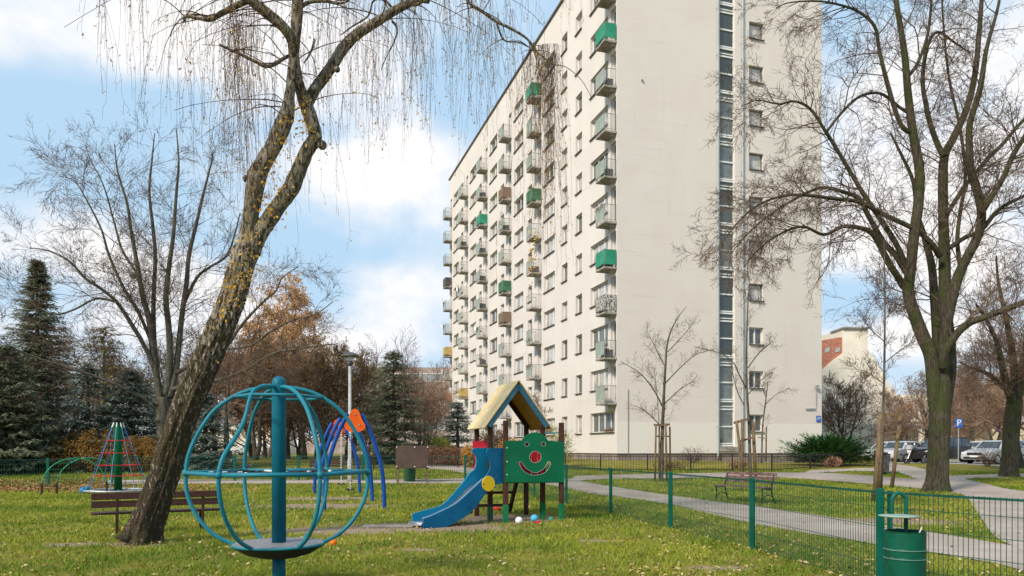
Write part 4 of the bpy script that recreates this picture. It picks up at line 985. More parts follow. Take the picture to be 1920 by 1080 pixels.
# ------------------------------------------------------------------ small toys
def ball(px, py, r, m, label, name='toy_ball'):
    p = gp(px, py); b = MB(); b.lathe([(max(.001, r * math.sin(math.pi * k / 10)), r - r * math.cos(math.pi * k / 10)) for k in range(11)], (0, 0, 0), 14, False)
    b.lathe([(r * 1.005 * math.sin(math.pi * k / 20), r - r * 1.005 * math.cos(math.pi * k / 20)) for k in (9, 10, 11)], (0, 0, 0), 14, False)
    o = link(name, b.mesh(name, m, True)); o.location = p; tag(o, label, 'toy')
ball(973, 983, .075, M['toy_w'], 'white ball lying in the grass under the play tower')
ball(1002, 979, .08, M['toy_b'], 'light blue ball in the grass right of the white ball')
ball(625, 1024, .055, M['toy_o'], 'small orange plastic toy on the grass beside the globe')
def toy(px, py, m, label, w, h):
    p = gp(px, py); b = MB(); b.lathe([(w * .7, 0), (w, h * .6), (w * 1.02, h), (w * .9, h), (w * .6, .01)], (0, 0, 0), 14, False); b.box((w * .9, 0, h * .5), (w * .5, .03, h * .3))
    o = link('sand_toy', b.mesh('sand_toy', m, True)); o.location = p; o.rotation_euler = (.3, .2, px); tag(o, label, 'toy')
toy(632, 1006, M['toy_r'], 'flat red plastic toy on the bare soil beside the globe', .11, .04)
toy(1008, 982, M['toy_r'], 'small red toy lying by the light blue ball', .05, .05)
toy(1034, 975, M['toy_g'], 'green toy near the right posts of the play tower', .05, .06)
toy(932, 957, M['toy_r'], 'red toy on the soil behind the play tower posts', .12, .05)
b = MB(); p0 = gp(680, 990); b.plate([[(0, -.05), (.95, .0), (.9, .33), (.02, .3)]], 0, .03, lambda a_, c_, w: Vector((p0.x + a_, p0.y + c_, .01 + w))); b.build('mat', M['slabmat'], fix=True); tag(bpy.data.objects['mat'], 'worn grey slab on the bare soil in front of the slide', 'slab')

# ------------------------------------------------------------------ trees
def rad_at(pt): return pt
def grow(mb, p, d, L, r, level, q, trop=.05, wig=.25, nseg=None, kids=3, rmin=.005, leaves=None, sides=3, klen=.62, spread=1.05):
    n = nseg or max(3, int(L / .35)); n = min(n, 9); seg = L / n; pts = [p]; rd = [r]
    dx, dy, dz = d; g = q.gauss; x, y, z = p
    for i in range(n):
        dx += g(0, wig * .5); dy += g(0, wig * .5); dz += g(0, wig * .5) + trop
        m_ = math.sqrt(dx * dx + dy * dy + dz * dz) or 1; dx /= m_; dy /= m_; dz /= m_
        x += dx * seg; y += dy * seg; z += dz * seg; pts.append((x, y, z)); rd.append(max(rmin, r * (1 - .85 * (i + 1) / n)))
        if level > 0 and i >= (1 if level > 1 else 0):
            for _ in range(kids if q.random() < .8 else 1):
                if q.random() < kids / n * 1.15:
                    ax, ay, az = g(0, 1), g(0, 1), g(0, .8); dt = ax * dx + ay * dy + az * dz; ax -= dt * dx; ay -= dt * dy; az -= dt * dz
                    m_ = math.sqrt(ax * ax + ay * ay + az * az) or 1; s_ = spread * q.uniform(.7, 1.3)
                    nd = (dx + ax / m_ * s_, dy + ay / m_ * s_, dz + az / m_ * s_); m_ = math.sqrt(sum(c * c for c in nd)); nd = tuple(c / m_ for c in nd)
                    grow(mb, (x, y, z), nd, L * klen * q.uniform(.6, 1.15) * (1 - .45 * i / n), max(rmin, rd[-1] * .7), level - 1, q, trop, wig, None, kids, rmin, leaves, 3, klen, spread)
    mb.tube(pts, rd, sides if r > .02 else 3, False)
    if leaves is not None and level == 0: leaves.extend(pts[1:])
def limb3(tr, d0, d1=None, scale=1.0, curve=0.0):
    """traced (px, py, halfwidth px) at depth going d0 -> d1; returns points and radii"""
    n = len(tr); d1 = d0 if d1 is None else d1
    raw = []
    for i, (x_, y_, w_) in enumerate(tr):
        f = i / max(1, n - 1); d = d0 + (d1 - d0) * f + curve * math.sin(math.pi * f)
        p = P(x_, y_, d); raw.append((p.x, p.y, p.z, w_ * d / F * scale))
    s = cat_rom(raw, 5); return [c[:3] for c in s], [max(.006, c[3]) for c in s]
def spawn(mb, pts, rd, q, n, L, level=2, start=.15, trop=.05, wig=.3, rf=.5, spread=1.0, rmin=.006, bias=(0, 0, 0), leaves=None, kids=3, klen=.6, s2=1.05):
    m = len(pts)
    for _ in range(n):
        f = start + (1 - start) * q.random(); i = min(m - 2, int(f * (m - 1))); a, b_ = pts[i], pts[i + 1]
        t = [b_[k] - a[k] for k in range(3)]; L0 = math.sqrt(sum(c * c for c in t)) or 1; t = [c / L0 for c in t]
        w = [q.gauss(0, 1) for _ in range(3)]; dt = sum(w[k] * t[k] for k in range(3)); w = [w[k] - dt * t[k] for k in range(3)]; L1 = math.sqrt(sum(c * c for c in w)) or 1
        s_ = spread * q.uniform(.6, 1.3); nd = [t[k] + w[k] / L1 * s_ + bias[k] for k in range(3)]; L2 = math.sqrt(sum(c * c for c in nd)) or 1; nd = tuple(c / L2 for c in nd)
        ll = L * q.uniform(.45, 1.1) * (1.15 - .55 * f); r = min(rd[i] * .7, .012 + ll * .0085) * (rf * 2)
        grow(mb, a, nd, ll, r, level, q, trop, wig, None, kids, rmin, leaves, 4, klen, s2)
def leaf_cloud(mb, pts, q, n, s, jit=.05):
    for _ in range(n):
        p = pts[q.randrange(len(pts))]; c = (p[0] + q.gauss(0, jit), p[1] + q.gauss(0, jit), p[2] + q.gauss(0, jit)); ss = s * q.uniform(.6, 1.3)
        a = [q.gauss(0, 1) for _ in range(3)]; b_ = [q.gauss(0, 1) for _ in range(3)]; la = math.sqrt(sum(k * k for k in a)); lb = math.sqrt(sum(k * k for k in b_))
        mb.add([tuple(c[k] - a[k] / la * ss for k in range(3)), tuple(c[k] + b_[k] / lb * ss * .6 for k in range(3)), tuple(c[k] + a[k] / la * ss for k in range(3)), tuple(c[k] - b_[k] / lb * ss * .6 for k in range(3))], [(0, 1, 2, 3)])

def birch():
    q = random.Random(11); D0 = 11.9
    t = thing('birch_tree', 'large leaning birch with forked mossy trunk, hanging twigs and last yellow leaves', 'tree', tuple(gd(264, D0)))
    trunk = MB()
    tr = [(258, 1024, 52), (264, 1012, 43), (270, 990, 37), (281, 960, 34), (292, 930, 33), (306, 890, 31), (318, 850, 30), (336, 800, 30), (356, 745, 31), (379, 696, 31), (403, 640, 30), (425, 590, 29), (441, 545, 28), (452, 505, 27), (462, 470, 29)]
    s, r = limb3(tr, D0, 12.2, .8)
    fine = cat_rom([(*a, b_) for a, b_ in zip(s, r)], 5); qq = random.Random(5)
    nA = 72; base = len(trunk.v); ph = [qq.uniform(0, 6.28) for _ in range(5)]
    pts = [c[:3] for c in fine]; rad = [c[3] for c in fine]
    trunk.tube(pts, rad, nA, True)
    for i in range(len(pts)):
        for k in range(nA):
            a = 2 * math.pi * k / nA; z = pts[i][2]; vtx = trunk.v[base + i * nA + k]; fl = max(0, 1 - z / .5)
            f = 1 + .07 * math.sin(3 * a + z * 1.1 + ph[0]) + .06 * math.sin(7 * a + 1.9 * z + ph[1]) + .045 * math.sin(13 * a - 2.3 * z + ph[2]) + fl * .16 * math.sin(5 * a + ph[3]) + .035 * math.sin(19 * a + 6 * z + 2 * math.sin(4 * z)) + .03 * math.sin(28 * a - 9 * z) + qq.uniform(-.035, .035)
            trunk.v[base + i * nA + k] = tuple(pts[i][j] + (vtx[j] - pts[i][j]) * f for j in range(3))
    # the two stems and main limbs
    limbs = [
        ([(455, 485, 22), (466, 440, 20), (471, 400, 17), (481, 335, 20), (495, 305, 18), (512, 275, 17), (528, 240, 18), (538, 215, 16), (543, 180, 11), (548, 130, 10), (554, 70, 11), (558, 10, 12), (560, -70, 11), (556, -170, 9), (548, -290, 6), (545, -400, 3)], 12.2, 11.7),
        ([(468, 470, 24), (484, 440, 20), (502, 415, 18), (525, 382, 17), (546, 352, 18), (562, 315, 16), (577, 280, 15), (590, 262, 15), (589, 240, 14), (577, 205, 15), (573, 185, 15)], 12.2, 12.2),
        ([(575, 200, 15), (564, 170, 12), (556, 140, 11), (551, 105, 11), (547, 75, 11), (530, 50, 11), (505, 28, 11.5), (480, 8, 11), (450, -15, 10), (415, -60, 8), (370, -120, 6), (320, -200, 3.5)], 12.2, 11.0),
        ([(574, 195, 14), (590, 168, 12), (607, 145, 12), (625, 120, 12), (645, 88, 12), (672, 62, 11), (705, 42, 10), (740, 20, 9), (770, 5, 8.5), (790, -2, 8), (830, -50, 6), (880, -110, 4.5), (950, -190, 3)], 12.2, 13.0),
        ([(789, -2, 8), (805, 3, 4.5)], 12.8, 12.8),
        ([(470, -2, 7), (440, 12, 6.5), (415, 24, 5.5), (395, 36, 5.5), (372, 34, 4), (348, 30, 4), (346, 40, 3)], 11.4, 11.2),
        ([(556, 100, 4), (535, 108, 4), (515, 120, 4.5), (497, 124, 4), (472, 112, 3.5), (440, 97, 3), (412, 84, 3)], 12.2, 11.4),
        ([(562, 15, 5), (580, 4, 4), (610, 2, 3.5), (640, 6, 2.5), (660, -4, 1.5)], 11.9, 11.8),
        ([(590, 75, 2.5), (585, 92, 2.5), (577, 108, 2), (570, 118, 1.5)], 12.2, 12), 
        ([(740, 20, 3), (720, 0, 2.5), (700, 2, 2), (690, 30, 2), (660, 50, 1.6), (640, 65, 1.2)], 12.8, 12.5),
        ([(735, 40, 2.6), (745, 55, 2.2), (738, 80, 1.8), (725, 105, 1.4), (715, 130, 1)], 12.8, 12.6),
        ([(850, -60, 4.5), (868, -20, 4), (880, 5, 3.5), (905, 22, 3.4), (930, 40, 3.2), (955, 52, 3), (985, 70, 2.6), (1000, 88, 2.2), (1006, 110, 1.8)], 13, 13.4),
        ([(930, 40, 2.2), (945, 75, 1.8), (975, 80, 1.6), (1010, 100, 1.5), (1035, 120, 1.4), (1060, 125, 1.0), (1090, 150, .8), (1110, 185, .6)], 13.2, 13.6),
        ([(1000, 80, 1.8), (1010, 112, 1.5), (1003, 140, 1.2)], 13.4, 13.4),
        ([(600, 260, 5), (594, 252, 6)], 12.1, 12.1)]
    data = []
    for tr_, a_, b_ in limbs:
        s, r = limb3(tr_, a_, b_, .86); data.append((s, r)); trunk.tube(s, r, 14 if r[0] > .05 else 7, True, rough=.05 if r[0] > .05 else 0, rng=q)
    for px, py, rr_ in ((604, 272, 9), (470, 325, 8), (588, 245, 8), (462, 335, 7), (590, 165, 6), (632, 130, 6), (500, 30, 5)):
        p = P(px, py, 12.1); trunk.lathe([(max(.001, rr_ * 12 / F * math.sin(math.pi * k / 6)), -rr_ * 12 / F * math.cos(math.pi * k / 6)) for k in range(7)], p, 12, False)
    trunk.build('trunk', M['birch'], t, True)
    tw = MB(); lv = []
    # side branches off the limbs, arching out and then hanging
    hang_from = []
    def side(s, n, L, st=.1):
        for _ in range(n):
            i = int((st + (1 - st) * q.random()) * (len(s) - 2)); p = s[i]; a = q.uniform(0, 6.283); l = L * q.uniform(.4, 1)
            pts = [p]; dx, dy, dz = math.cos(a), math.sin(a) * .7, q.uniform(-.1, .7); x, y, z = p
            for k in range(8):
                x += dx * l / 8; y += dy * l / 8; z += dz * l / 8; dz -= .13; dx += q.gauss(0, .12); dy += q.gauss(0, .1); pts.append((x, y, z))
            tw.tube(pts, [max(.004, .012 * (1 - k / 9)) for k in range(9)], 4, False); hang_from.extend(pts[2:])
    for k in (0, 2, 3): side(data[k][0], 22, 2.2, .45)
    side(data[5][0], 10, 1.2); side(data[6][0], 8, 1.0); side(data[7][0], 6, 1.0)
    side(data[11][0], 9, 1.1); side(data[12][0], 5, .6)
    side(data[3][0], 14, 1.6, .6)
    def strand(p, L):
        x, y, z = p; n = max(4, int(L / .16)); pts = [p]; sx, sy = q.gauss(0, .05), q.gauss(0, .05)
        for k in range(n):
            f = k / n; x += sx * (1 - f) * .5 + q.gauss(0, .011); y += sy * (1 - f) * .5 + q.gauss(0, .011); z -= L / n; pts.append((x, y, z))
            if q.random() < .26 and z > 2:
                a = q.uniform(0, 6.28); l = q.uniform(.08, .3); e = [(x, y, z), (x + math.cos(a) * l * .35, y + math.sin(a) * l * .35, z - l * .4), (x + math.cos(a) * l * .42, y + math.sin(a) * l * .42, z - l)]
                tw.tube(e, .0019, 3, False); lv.append(e[2]); 
                if q.random() < .5: lv.append(e[1])
            if q.random() < .2: lv.append((x, y, z))
        tw.tube(pts, [.0027 - .0011 * k / n for k in range(n + 1)], 3, False)
    for _ in range(420):
        p = hang_from[q.randrange(len(hang_from))]; px = CX + p[0] / p[1] * F
        strand(p, q.uniform(.5, 2.3) if px < 900 else q.uniform(.4, 1.7))
    # curtains of strands whose twigs start above the picture, hanging from high boughs
    def curtain(px0, px1, ztop_py, n, La, Lb, d0, d1, bow=True):
        n = int(n * .82)
        A, B_ = P(px0, ztop_py, (d0 + d1) / 2), P(px1, ztop_py - 20, (d0 + d1) / 2)
        if bow:
            bp = cat_rom([tuple(A), tuple((A + B_) / 2 + Vector((0, 0, .35))), tuple(B_)], 6); tw.tube(bp, .012, 5, False)
        cf = [(q.random(), q.gauss(0, .35)) for _ in range(max(5, n // 6))]
        for _ in range(n):
            f, dd = cf[q.randrange(len(cf))]; f = min(1, max(0, f + q.gauss(0, .018))); x_ = px0 + (px1 - px0) * f; d = (d0 + d1) / 2 + dd; p = P(x_ + q.gauss(0, 5), ztop_py - 20 * f - 12 * math.sin(math.pi * f), d)
            strand(tuple(p), La + (Lb - La) * q.random() ** 1.5)
    curtain(180, 350, -40, 46, .6, 2.3, 10.8, 11.6); curtain(380, 500, -60, 62, 1.2, 4.2, 11, 11.8); curtain(425, 470, 60, 34, 2.0, 4.4, 11.2, 11.9, False)
    curtain(600, 760, -70, 60, .9, 3.2, 12, 13); curtain(760, 930, -60, 60, .8, 3.4, 12.3, 13.5); curtain(930, 1080, -70, 26, .6, 1.7, 13, 13.6)
    curtain(985, 1055, 105, 105, .9, 3.4, 13.2, 13.7, False); curtain(1055, 1150, -60, 14, .4, 1.6, 13, 13.7); curtain(480, 600, -60, 30, .6, 2.2, 11.5, 12.5)
    curtain(1010, 1050, 130, 40, 2.2, 4.2, 13.2, 13.7, False); curtain(900, 985, 40, 30, .6, 2.4, 13.1, 13.6, False)
    tw.build('twigs', M['twig'], t)
    lm = MB(); leaf_cloud(lm, lv, q, 9000, .014, .014)
    for _ in range(1300): p = lv[q.randrange(len(lv))]; leaf_cloud(lm, [p], q, 1, .022, .02)
    lm.build('leaves', M['birchleaf'], t)
    # golden leaves still clinging in front of the trunk
    lm = MB(); tl = []
    for _ in range(650):
        py = q.choice((q.gauss(540, 28), q.gauss(235, 25), q.gauss(370, 40), q.gauss(500, 50), q.gauss(300, 40)))
        tb = [(580, 425), (545, 441), (505, 453), (470, 463), (400, 500), (330, 520), (275, 545), (230, 560), (180, 560), (100, 552)]
        pxc = min(tb, key=lambda e: abs(e[0] - py))[1]; tl.append(tuple(P(pxc + q.gauss(0, 17), py, q.uniform(11.2, 11.85))))
    leaf_cloud(lm, tl, q, 560, .028, .02); leaf_cloud(lm, [tuple(P(998 + q.gauss(0, 7), 490 + q.gauss(0, 22), 13.4)) for _ in range(40)], q, 90, .028, .02)
    lm.build('leaves', M['ivyleaf'], t, label='golden leaves clinging to the trunk')
birch()

def big_right():
    q = random.Random(21); d = 26.0
    t = thing('bare_tree', 'big bare tree with mossy green trunk splitting into many curved limbs, right of the path', 'tree', tuple(gd(1758, d)))
    tk = MB(); tw = MB()
    s, r = limb3([(1757, 930, 38), (1757, 918, 30), (1758, 900, 24), (1759, 870, 21.5), (1761, 830, 20.5), (1762, 790, 20.5), (1763, 755, 20.5), (1764, 725, 19), (1764, 700, 14), (1764, 685, 8)], d, d, .86); nA = 24
    fine = cat_rom([(*a, b_) for a, b_ in zip(s, r)], 2); pts = [c[:3] for c in fine]; rad = [c[3] for c in fine]; base = len(tk.v); tk.tube(pts, rad, nA)
    for i in range(len(pts)):
        for k in range(nA):
            a = 2 * math.pi * k / nA; z = pts[i][2]; vt = tk.v[base + i * nA + k]; fl = max(0, 1 - (z - .1) / .7)
            f = 1 + .04 * math.sin(5 * a + z) + .03 * math.sin(9 * a - 1.3 * z) + .16 * fl * math.sin(4 * a + 1) + q.uniform(-.02, .02); tk.v[base + i * nA + k] = tuple(pts[i][j] + (vt[j] - pts[i][j]) * f for j in range(3))
    L = [  # px, py, halfwidth
        ([(1758, 800, 11), (1752, 750, 13.5), (1750, 705, 15), (1745, 665, 14.5), (1730, 630, 14), (1715, 590, 13), (1703, 548, 12), (1708, 500, 11), (1714, 440, 11), (1722, 380, 10.5), (1724, 320, 10), (1712, 250, 9), (1703, 180, 8), (1697, 110, 7), (1690, 60, 6), (1680, 0, 5), (1672, -80, 4), (1668, -160, 2)], 26, 25.2, 60),
        ([(1703, 548, 8), (1684, 520, 7.5), (1667, 494, 7), (1639, 442, 6), (1615, 428, 5), (1580, 425, 4.2), (1545, 440, 3.4), (1505, 425, 2.8), (1460, 440, 2.2), (1420, 470, 1.6), (1395, 500, 1)], 26, 24, 50),
        ([(1705, 520, 7), (1680, 480, 6.5), (1656, 453, 6), (1627, 402, 5.5), (1610, 372, 5), (1575, 358, 4), (1540, 352, 3.4), (1500, 368, 2.8), (1455, 395, 2.2), (1410, 430, 1.6), (1370, 475, 1)], 26, 27.5, 50),
        ([(1762, 480, 7), (1745, 455, 6), (1715, 430, 5.5), (1667, 407, 5), (1610, 379, 4.5), (1560, 372, 4), (1510, 366, 3.4), (1472, 367, 3), (1430, 380, 2.4), (1395, 405, 1.8), (1365, 440, 1.2), (1345, 470, .8)], 26.2, 23, 55),
        ([(1700, 500, 6), (1679, 455, 6), (1650, 410, 5.5), (1621, 367, 5), (1587, 310, 4.3), (1560, 265, 4), (1547, 245, 3.6), (1520, 205, 3), (1490, 190, 2.5), (1460, 195, 2), (1420, 188, 1.3), (1390, 200, .8)], 26, 24.5, 50),
        ([(1714, 250, 6), (1690, 235, 5), (1668, 172, 5), (1650, 100, 4), (1640, 50, 3.5), (1610, 22, 3), (1570, 8, 2.4), (1530, 2, 2), (1480, 5, 1.4), (1455, 15, 1)], 25.5, 24.5, 38),
        ([(1548, 250, 3), (1575, 215, 3), (1610, 182, 3), (1650, 175, 3.4), (1685, 200, 3.6), (1708, 215, 4)], 25.2, 25.5, 18),
        ([(1766, 800, 11), (1773, 750, 13.5), (1779, 700, 14.5), (1780, 665, 14), (1777, 620, 13), (1772, 574, 12.5), (1771, 488, 12), (1769, 420, 10.5), (1768, 344, 10), (1771, 293, 9), (1788, 258, 8), (1812, 205, 7), (1828, 140, 6), (1836, 60, 5), (1842, -20, 4), (1850, -120, 2)], 26.3, 27, 60),
        ([(1771, 293, 6), (1760, 275, 6), (1745, 235, 5.5), (1736, 195, 5), (1730, 150, 4.5), (1738, 90, 4), (1757, 60, 3), (1790, 80, 2.2), (1820, 100, 1.5)], 26.6, 28, 30),
        ([(1766, 760, 10), (1768, 700, 11), (1771, 640, 11.5), (1778, 590, 11.5), (1788, 545, 12), (1802, 505, 10.5), (1817, 476, 10), (1836, 435, 9.5), (1840, 395, 9), (1830, 350, 8.5), (1820, 316, 8), (1817, 260, 7), (1820, 225, 6.5), (1838, 165, 6), (1850, 90, 4.5), (1872, 10, 3), (1880, -60, 2)], 26, 24.5, 50),
        ([(1840, 400, 7), (1858, 370, 6.5), (1880, 335, 6), (1900, 290, 5.5), (1920, 258, 5), (1960, 190, 4), (2000, 130, 2)], 25, 24, 30),
        ([(1776, 402, 5), (1795, 370, 5), (1817, 339, 5), (1850, 300, 5), (1880, 270, 4.6), (1920, 224, 4), (1980, 170, 2.6)], 26.4, 28, 30),
        ([(1780, 465, 5), (1810, 445, 5), (1840, 432, 4.5), (1874, 392, 4), (1920, 367, 3.5), (1990, 330, 2)], 26, 25, 26),
        ([(1768, 690, 9), (1770, 665, 9), (1784, 640, 8.5), (1801, 618, 8.5), (1822, 603, 8), (1846, 595, 7.5), (1875, 584, 7), (1920, 567, 6.5), (1990, 540, 5), (2080, 480, 3)], 25.7, 24, 26),
        ([(1800, 500, 5), (1795, 450, 5), (1800, 400, 4.5), (1810, 330, 4), (1800, 240, 3.5), (1780, 150, 3), (1770, 60, 2.4), (1765, -20, 2)], 26, 27.5, 34),
        ([(1760, 700, 10), (1757, 640, 10), (1752, 560, 9), (1747, 500, 8), (1735, 450, 6.5), (1720, 400, 5), (1712, 340, 4), (1690, 290, 3), (1670, 250, 2)], 26.8, 28.5, 34),
        ([(1697, 150, 4), (1720, 120, 4), (1738, 70, 3.5), (1745, 20, 3), (1750, -60, 2)], 25.5, 26, 22)]
    for tr_, a_, b_, n in L:
        s, r = limb3(tr_, a_, b_); r = [c * .84 for c in r]; tk.tube(s, r, 12 if r[0] > .08 else 6, True)
        left_ = tr_[-1][0] < 1640
        spawn(tw, s, r, q, int(n * (1.0 if left_ else .72)), 2.35 if left_ else 2.9, 2, .25, -.02 if left_ else .02, .5, .36, 1.25, .0045, (-.1, 0, -.05) if left_ else (0, 0, .1), None, 3, .55, .85)
    tk.build('trunk', M['mossbark'], t, True); tw.build('twigs', M['twig2'], t)
big_right()

def left_bare():
    q = random.Random(33); d = 38.0
    t = thing('bare_tree', 'broad bare tree with several upright stems behind the leaning birch', 'tree', tuple(gd(305, d))); tk = MB(); tw = MB()
    L = [([(306, 890, 16), (306, 830, 15), (305, 780, 16), (305, 745, 15)], 38, 38, 0),
         ([(302, 760, 9), (295, 713, 8), (287, 660, 7.5), (280, 600, 7), (268, 558, 6), (258, 500, 5), (247, 440, 4), (238, 380, 3), (220, 320, 2), (215, 270, 1)], 38, 37, 46),
         ([(300, 740, 7), (292, 680, 6.5), (288, 620, 6), (288, 558, 5), (291, 480, 4.5), (286, 420, 4), (280, 360, 3), (285, 300, 2), (290, 250, 1)], 38, 39.5, 40),
         ([(312, 740, 8), (319, 674, 7.5), (316, 610, 7), (311, 558, 6.5), (317, 500, 5.5), (325, 440, 4.5), (330, 370, 3.5), (335, 300, 2.4), (330, 240, 1)], 38, 37.5, 44),
         ([(318, 745, 7), (330, 694, 7), (337, 630, 6.5), (343, 577, 6), (350, 530, 5.5), (354, 480, 5), (368, 420, 4), (382, 360, 3), (395, 310, 2), (400, 280, 1)], 38, 39, 40),
         ([(297, 720, 6), (285, 680, 5.5), (266, 640, 5), (249, 612, 5), (232, 585, 4.5), (215, 562, 4), (185, 538, 3.4), (160, 522, 3), (130, 490, 2.4), (90, 470, 1.6), (55, 465, 1)], 38, 35, 46),
         ([(295, 770, 5), (272, 748, 5), (245, 735, 4.5), (218, 721, 4), (185, 708, 3.4), (155, 698, 3), (105, 682, 2.4), (58, 667, 1.6), (20, 650, 1)], 38, 35, 40),
         ([(322, 730, 5), (360, 722, 5), (408, 713, 4.6), (440, 702, 4), (467, 690, 3.6), (495, 672, 3), (525, 659, 2.5), (583, 651, 1.8), (625, 645, 1)], 38, 36, 34),
         ([(330, 700, 5), (365, 680, 5), (400, 665, 4.5), (424, 651, 4), (445, 620, 3.6), (467, 593, 3.2), (500, 560, 2.6), (517, 546, 2), (530, 520, 1.4), (560, 500, 1)], 38, 36.5, 34),
         ([(424, 655, 3), (470, 648, 2.8), (510, 620, 2.4), (550, 600, 2), (590, 590, 1.4), (625, 565, 1)], 37, 36, 24),
         ([(287, 650, 4), (262, 590, 4), (232, 540, 3.6), (205, 480, 3), (190, 430, 2.4), (165, 380, 1.8), (140, 340, 1.2), (110, 330, .8)], 38, 36, 36),
         ([(345, 570, 4), (370, 520, 3.6), (395, 500, 3), (425, 480, 2.4), (440, 440, 2), (450, 400, 1.4)], 38.5, 39, 26),
         ([(262, 520, 3), (230, 470, 2.8), (215, 420, 2.2), (195, 350, 1.8), (170, 300, 1.2), (160, 270, .8)], 37.5, 39, 28),
         ([(218, 566, 3), (180, 560, 2.6), (140, 580, 2.2), (100, 590, 1.8), (60, 570, 1.2), (20, 560, .8)], 36.5, 35, 26)]
    for tr_, a_, b_, n in L:
        s, r = limb3(tr_, a_, b_, .82); tk.tube(s, r, 8 if r[0] > .1 else 5, True)
        if n: spawn(tw, s, r, q, int(n * .62), 3.3, 2, .2, -.01, .34, .3, 1.2, .0055, (0, 0, .1), None, 3, .6, .75)
    tk.build('trunk', M['greybark'], t, True); tw.build('twigs', M['twig2'], t)
left_bare()

def tree_meshes(seed, H, spreadR, stems=1, th=.16, low=.22, twl=2.0, level=2, nk=9, trop=.09, rmin=.008, nseg=8):
    """a free-grown bare tree at the origin: trunk and twig mesh builders"""
    q = random.Random(seed); tk = MB(); tw = MB(); tips = []
    for s_ in range(stems):
        a = q.uniform(0, 6.28); lean = .04 if stems == 1 else .16
        pts = []; rd = []; x = y = 0; dx, dy = math.cos(a) * lean, math.sin(a) * lean
        for k in range(nseg + 1):
            f = k / nseg; pts.append((x, y, H * .85 * f)); rd.append(max(.012, th * (1 - f) ** .8 * (1.35 if k == 0 else 1))); x += dx * H / nseg + q.gauss(0, .012 * H); y += dy * H / nseg + q.gauss(0, .012 * H)
        tk.tube(pts, rd, 8, False)
        for k in range(nk):
            f = low + (.95 - low) * (k + q.random()) / nk; i = min(nseg - 1, int(f * nseg)); fr_ = f * nseg - i
            p = tuple(pts[i][j] + (pts[i + 1][j] - pts[i][j]) * fr_ for j in range(3)); b_ = a + k * 2.4 + q.uniform(-.4, .4); up_ = .35 + .7 * f
            d = (math.cos(b_), math.sin(b_), up_); m_ = math.sqrt(sum(c * c for c in d)); d = tuple(c / m_ for c in d)
            ll = spreadR * (1.15 - .6 * f) * q.uniform(.75, 1.15); grow(tw, p, d, ll, max(rmin, rd[i] * .5), level, q, trop, .3, 7, 4, rmin, tips, 4, .55, 1.1)
    return tk, tw, tips
def free_tree(name, label, px, py_or_d, H, spreadR, seed, cat='tree', bk='greybark', tm='twig2', leaf=None, nleaf=0, ls=.05, isd=False, group=None, **kw):
    p = gd(px, py_or_d) if isd else gp(px, py_or_d)
    t = thing(name, label, cat, tuple(p), group); tk, tw, tips = tree_meshes(seed, H, spreadR, **kw)
    link('trunk', tk.mesh('trunk', M[bk], True), t); link('twigs', tw.mesh('twigs', M[tm]), t)
    if leaf:
        lm = MB(); leaf_cloud(lm, tips, random.Random(seed), nleaf, ls, .12); link('leaves', lm.mesh('leaves', M[leaf]), t)
    return t
def copy_thing(src, px, d, sc_, rz, label, group=None):
    c = copy_tree(src); c.location = gd(px, d); c.scale = (sc_,) * 3 if not isinstance(sc_, tuple) else sc_; c.rotation_euler = (0, 0, rz); c['label'] = label
    if group: c['group'] = group
    return c

# conifers
def conifer(name, label, px, d, H, Rb, seed, m, droop=.25, dens=1.0, z0=.3, ts=.2, power=.72, gap=.3):
    q = random.Random(seed); base = gd(px, d); t = thing(name, label, 'tree', tuple(base)); tk = MB(); nd = MB()
    tk.tube([(0, 0, 0), (0, 0, H * .5), (0, 0, H * .97)], [Rb * .06 + .06, Rb * .03 + .04, .015], 7)
    z = z0
    while z < H * .985:
        f = 1 - z / H; L = Rb * f ** power; nb = max(5, int((7 + 8 * f) * dens)); a0 = q.uniform(0, 6.28)
        for k in range(nb):
            a = a0 + 2 * math.pi * k / nb + q.uniform(-.25, .25); l = L * q.uniform(.55, 1.18) + .12; zz = z + q.uniform(-.12, .12); pts = []; n = max(3, int(l / .3))
            for i in range(n + 1):
                g = i / n; pts.append((math.cos(a) * l * g, math.sin(a) * l * g, zz + l * (-droop * g + droop * .85 * g * g) + (.5 - f) * .2 * l * g))
            tk.tube(pts, [.02 * (1 - .8 * i / n) + .004 for i in range(n + 1)], 3, False)
            for i in range(1, n + 1):
                g = i / n; w = l * .36 * (1.1 - g) + .1; c = pts[i]
                for _ in range(int(9 * dens) + int(w * 20 * dens)):
                    s_ = q.uniform(-1, 1); cx, cy = -math.sin(a), math.cos(a); ln = ts * q.uniform(.7, 1.4); bx = q.uniform(-.18, .12)
                    p = (c[0] + cx * w * s_ + math.cos(a) * bx, c[1] + cy * w * s_ + math.sin(a) * bx, c[2] - abs(s_) * w * .25 + q.gauss(0, .04))
                    ox, oy = math.cos(a) * .8 + cx * s_ * .9 + q.gauss(0, .2), math.sin(a) * .8 + cy * s_ * .9 + q.gauss(0, .2); oz = q.uniform(-.55, .15)
                    e = (p[0] + ox * ln, p[1] + oy * ln, p[2] + oz * ln); ww = ts * .2
                    nd.tri((p[0] - oy * ww, p[1] + ox * ww, p[2] + q.uniform(-.03, .03)), (p[0] + oy * ww, p[1] - ox * ww, p[2] + q.uniform(-.03, .03)), e)
        z += gap * (.5 + .7 * f) * q.uniform(.7, 1.3)
    link('trunk', tk.mesh('trunk', M['greybark']), t); link('crown', nd.mesh('crown', M[m]), t); return t
conifer('spruce_tree', 'tall dark spruce at the left edge reaching above the arched climber', 70, 40, 11.2, 3.6, 1, 'spruce', ts=.24, power=1.05)
conifer('spruce_tree', 'grey-green spruce low at the far left behind the fence', 10, 35, 6.0, 3.3, 2, 'spruce', ts=.24, droop=.35)
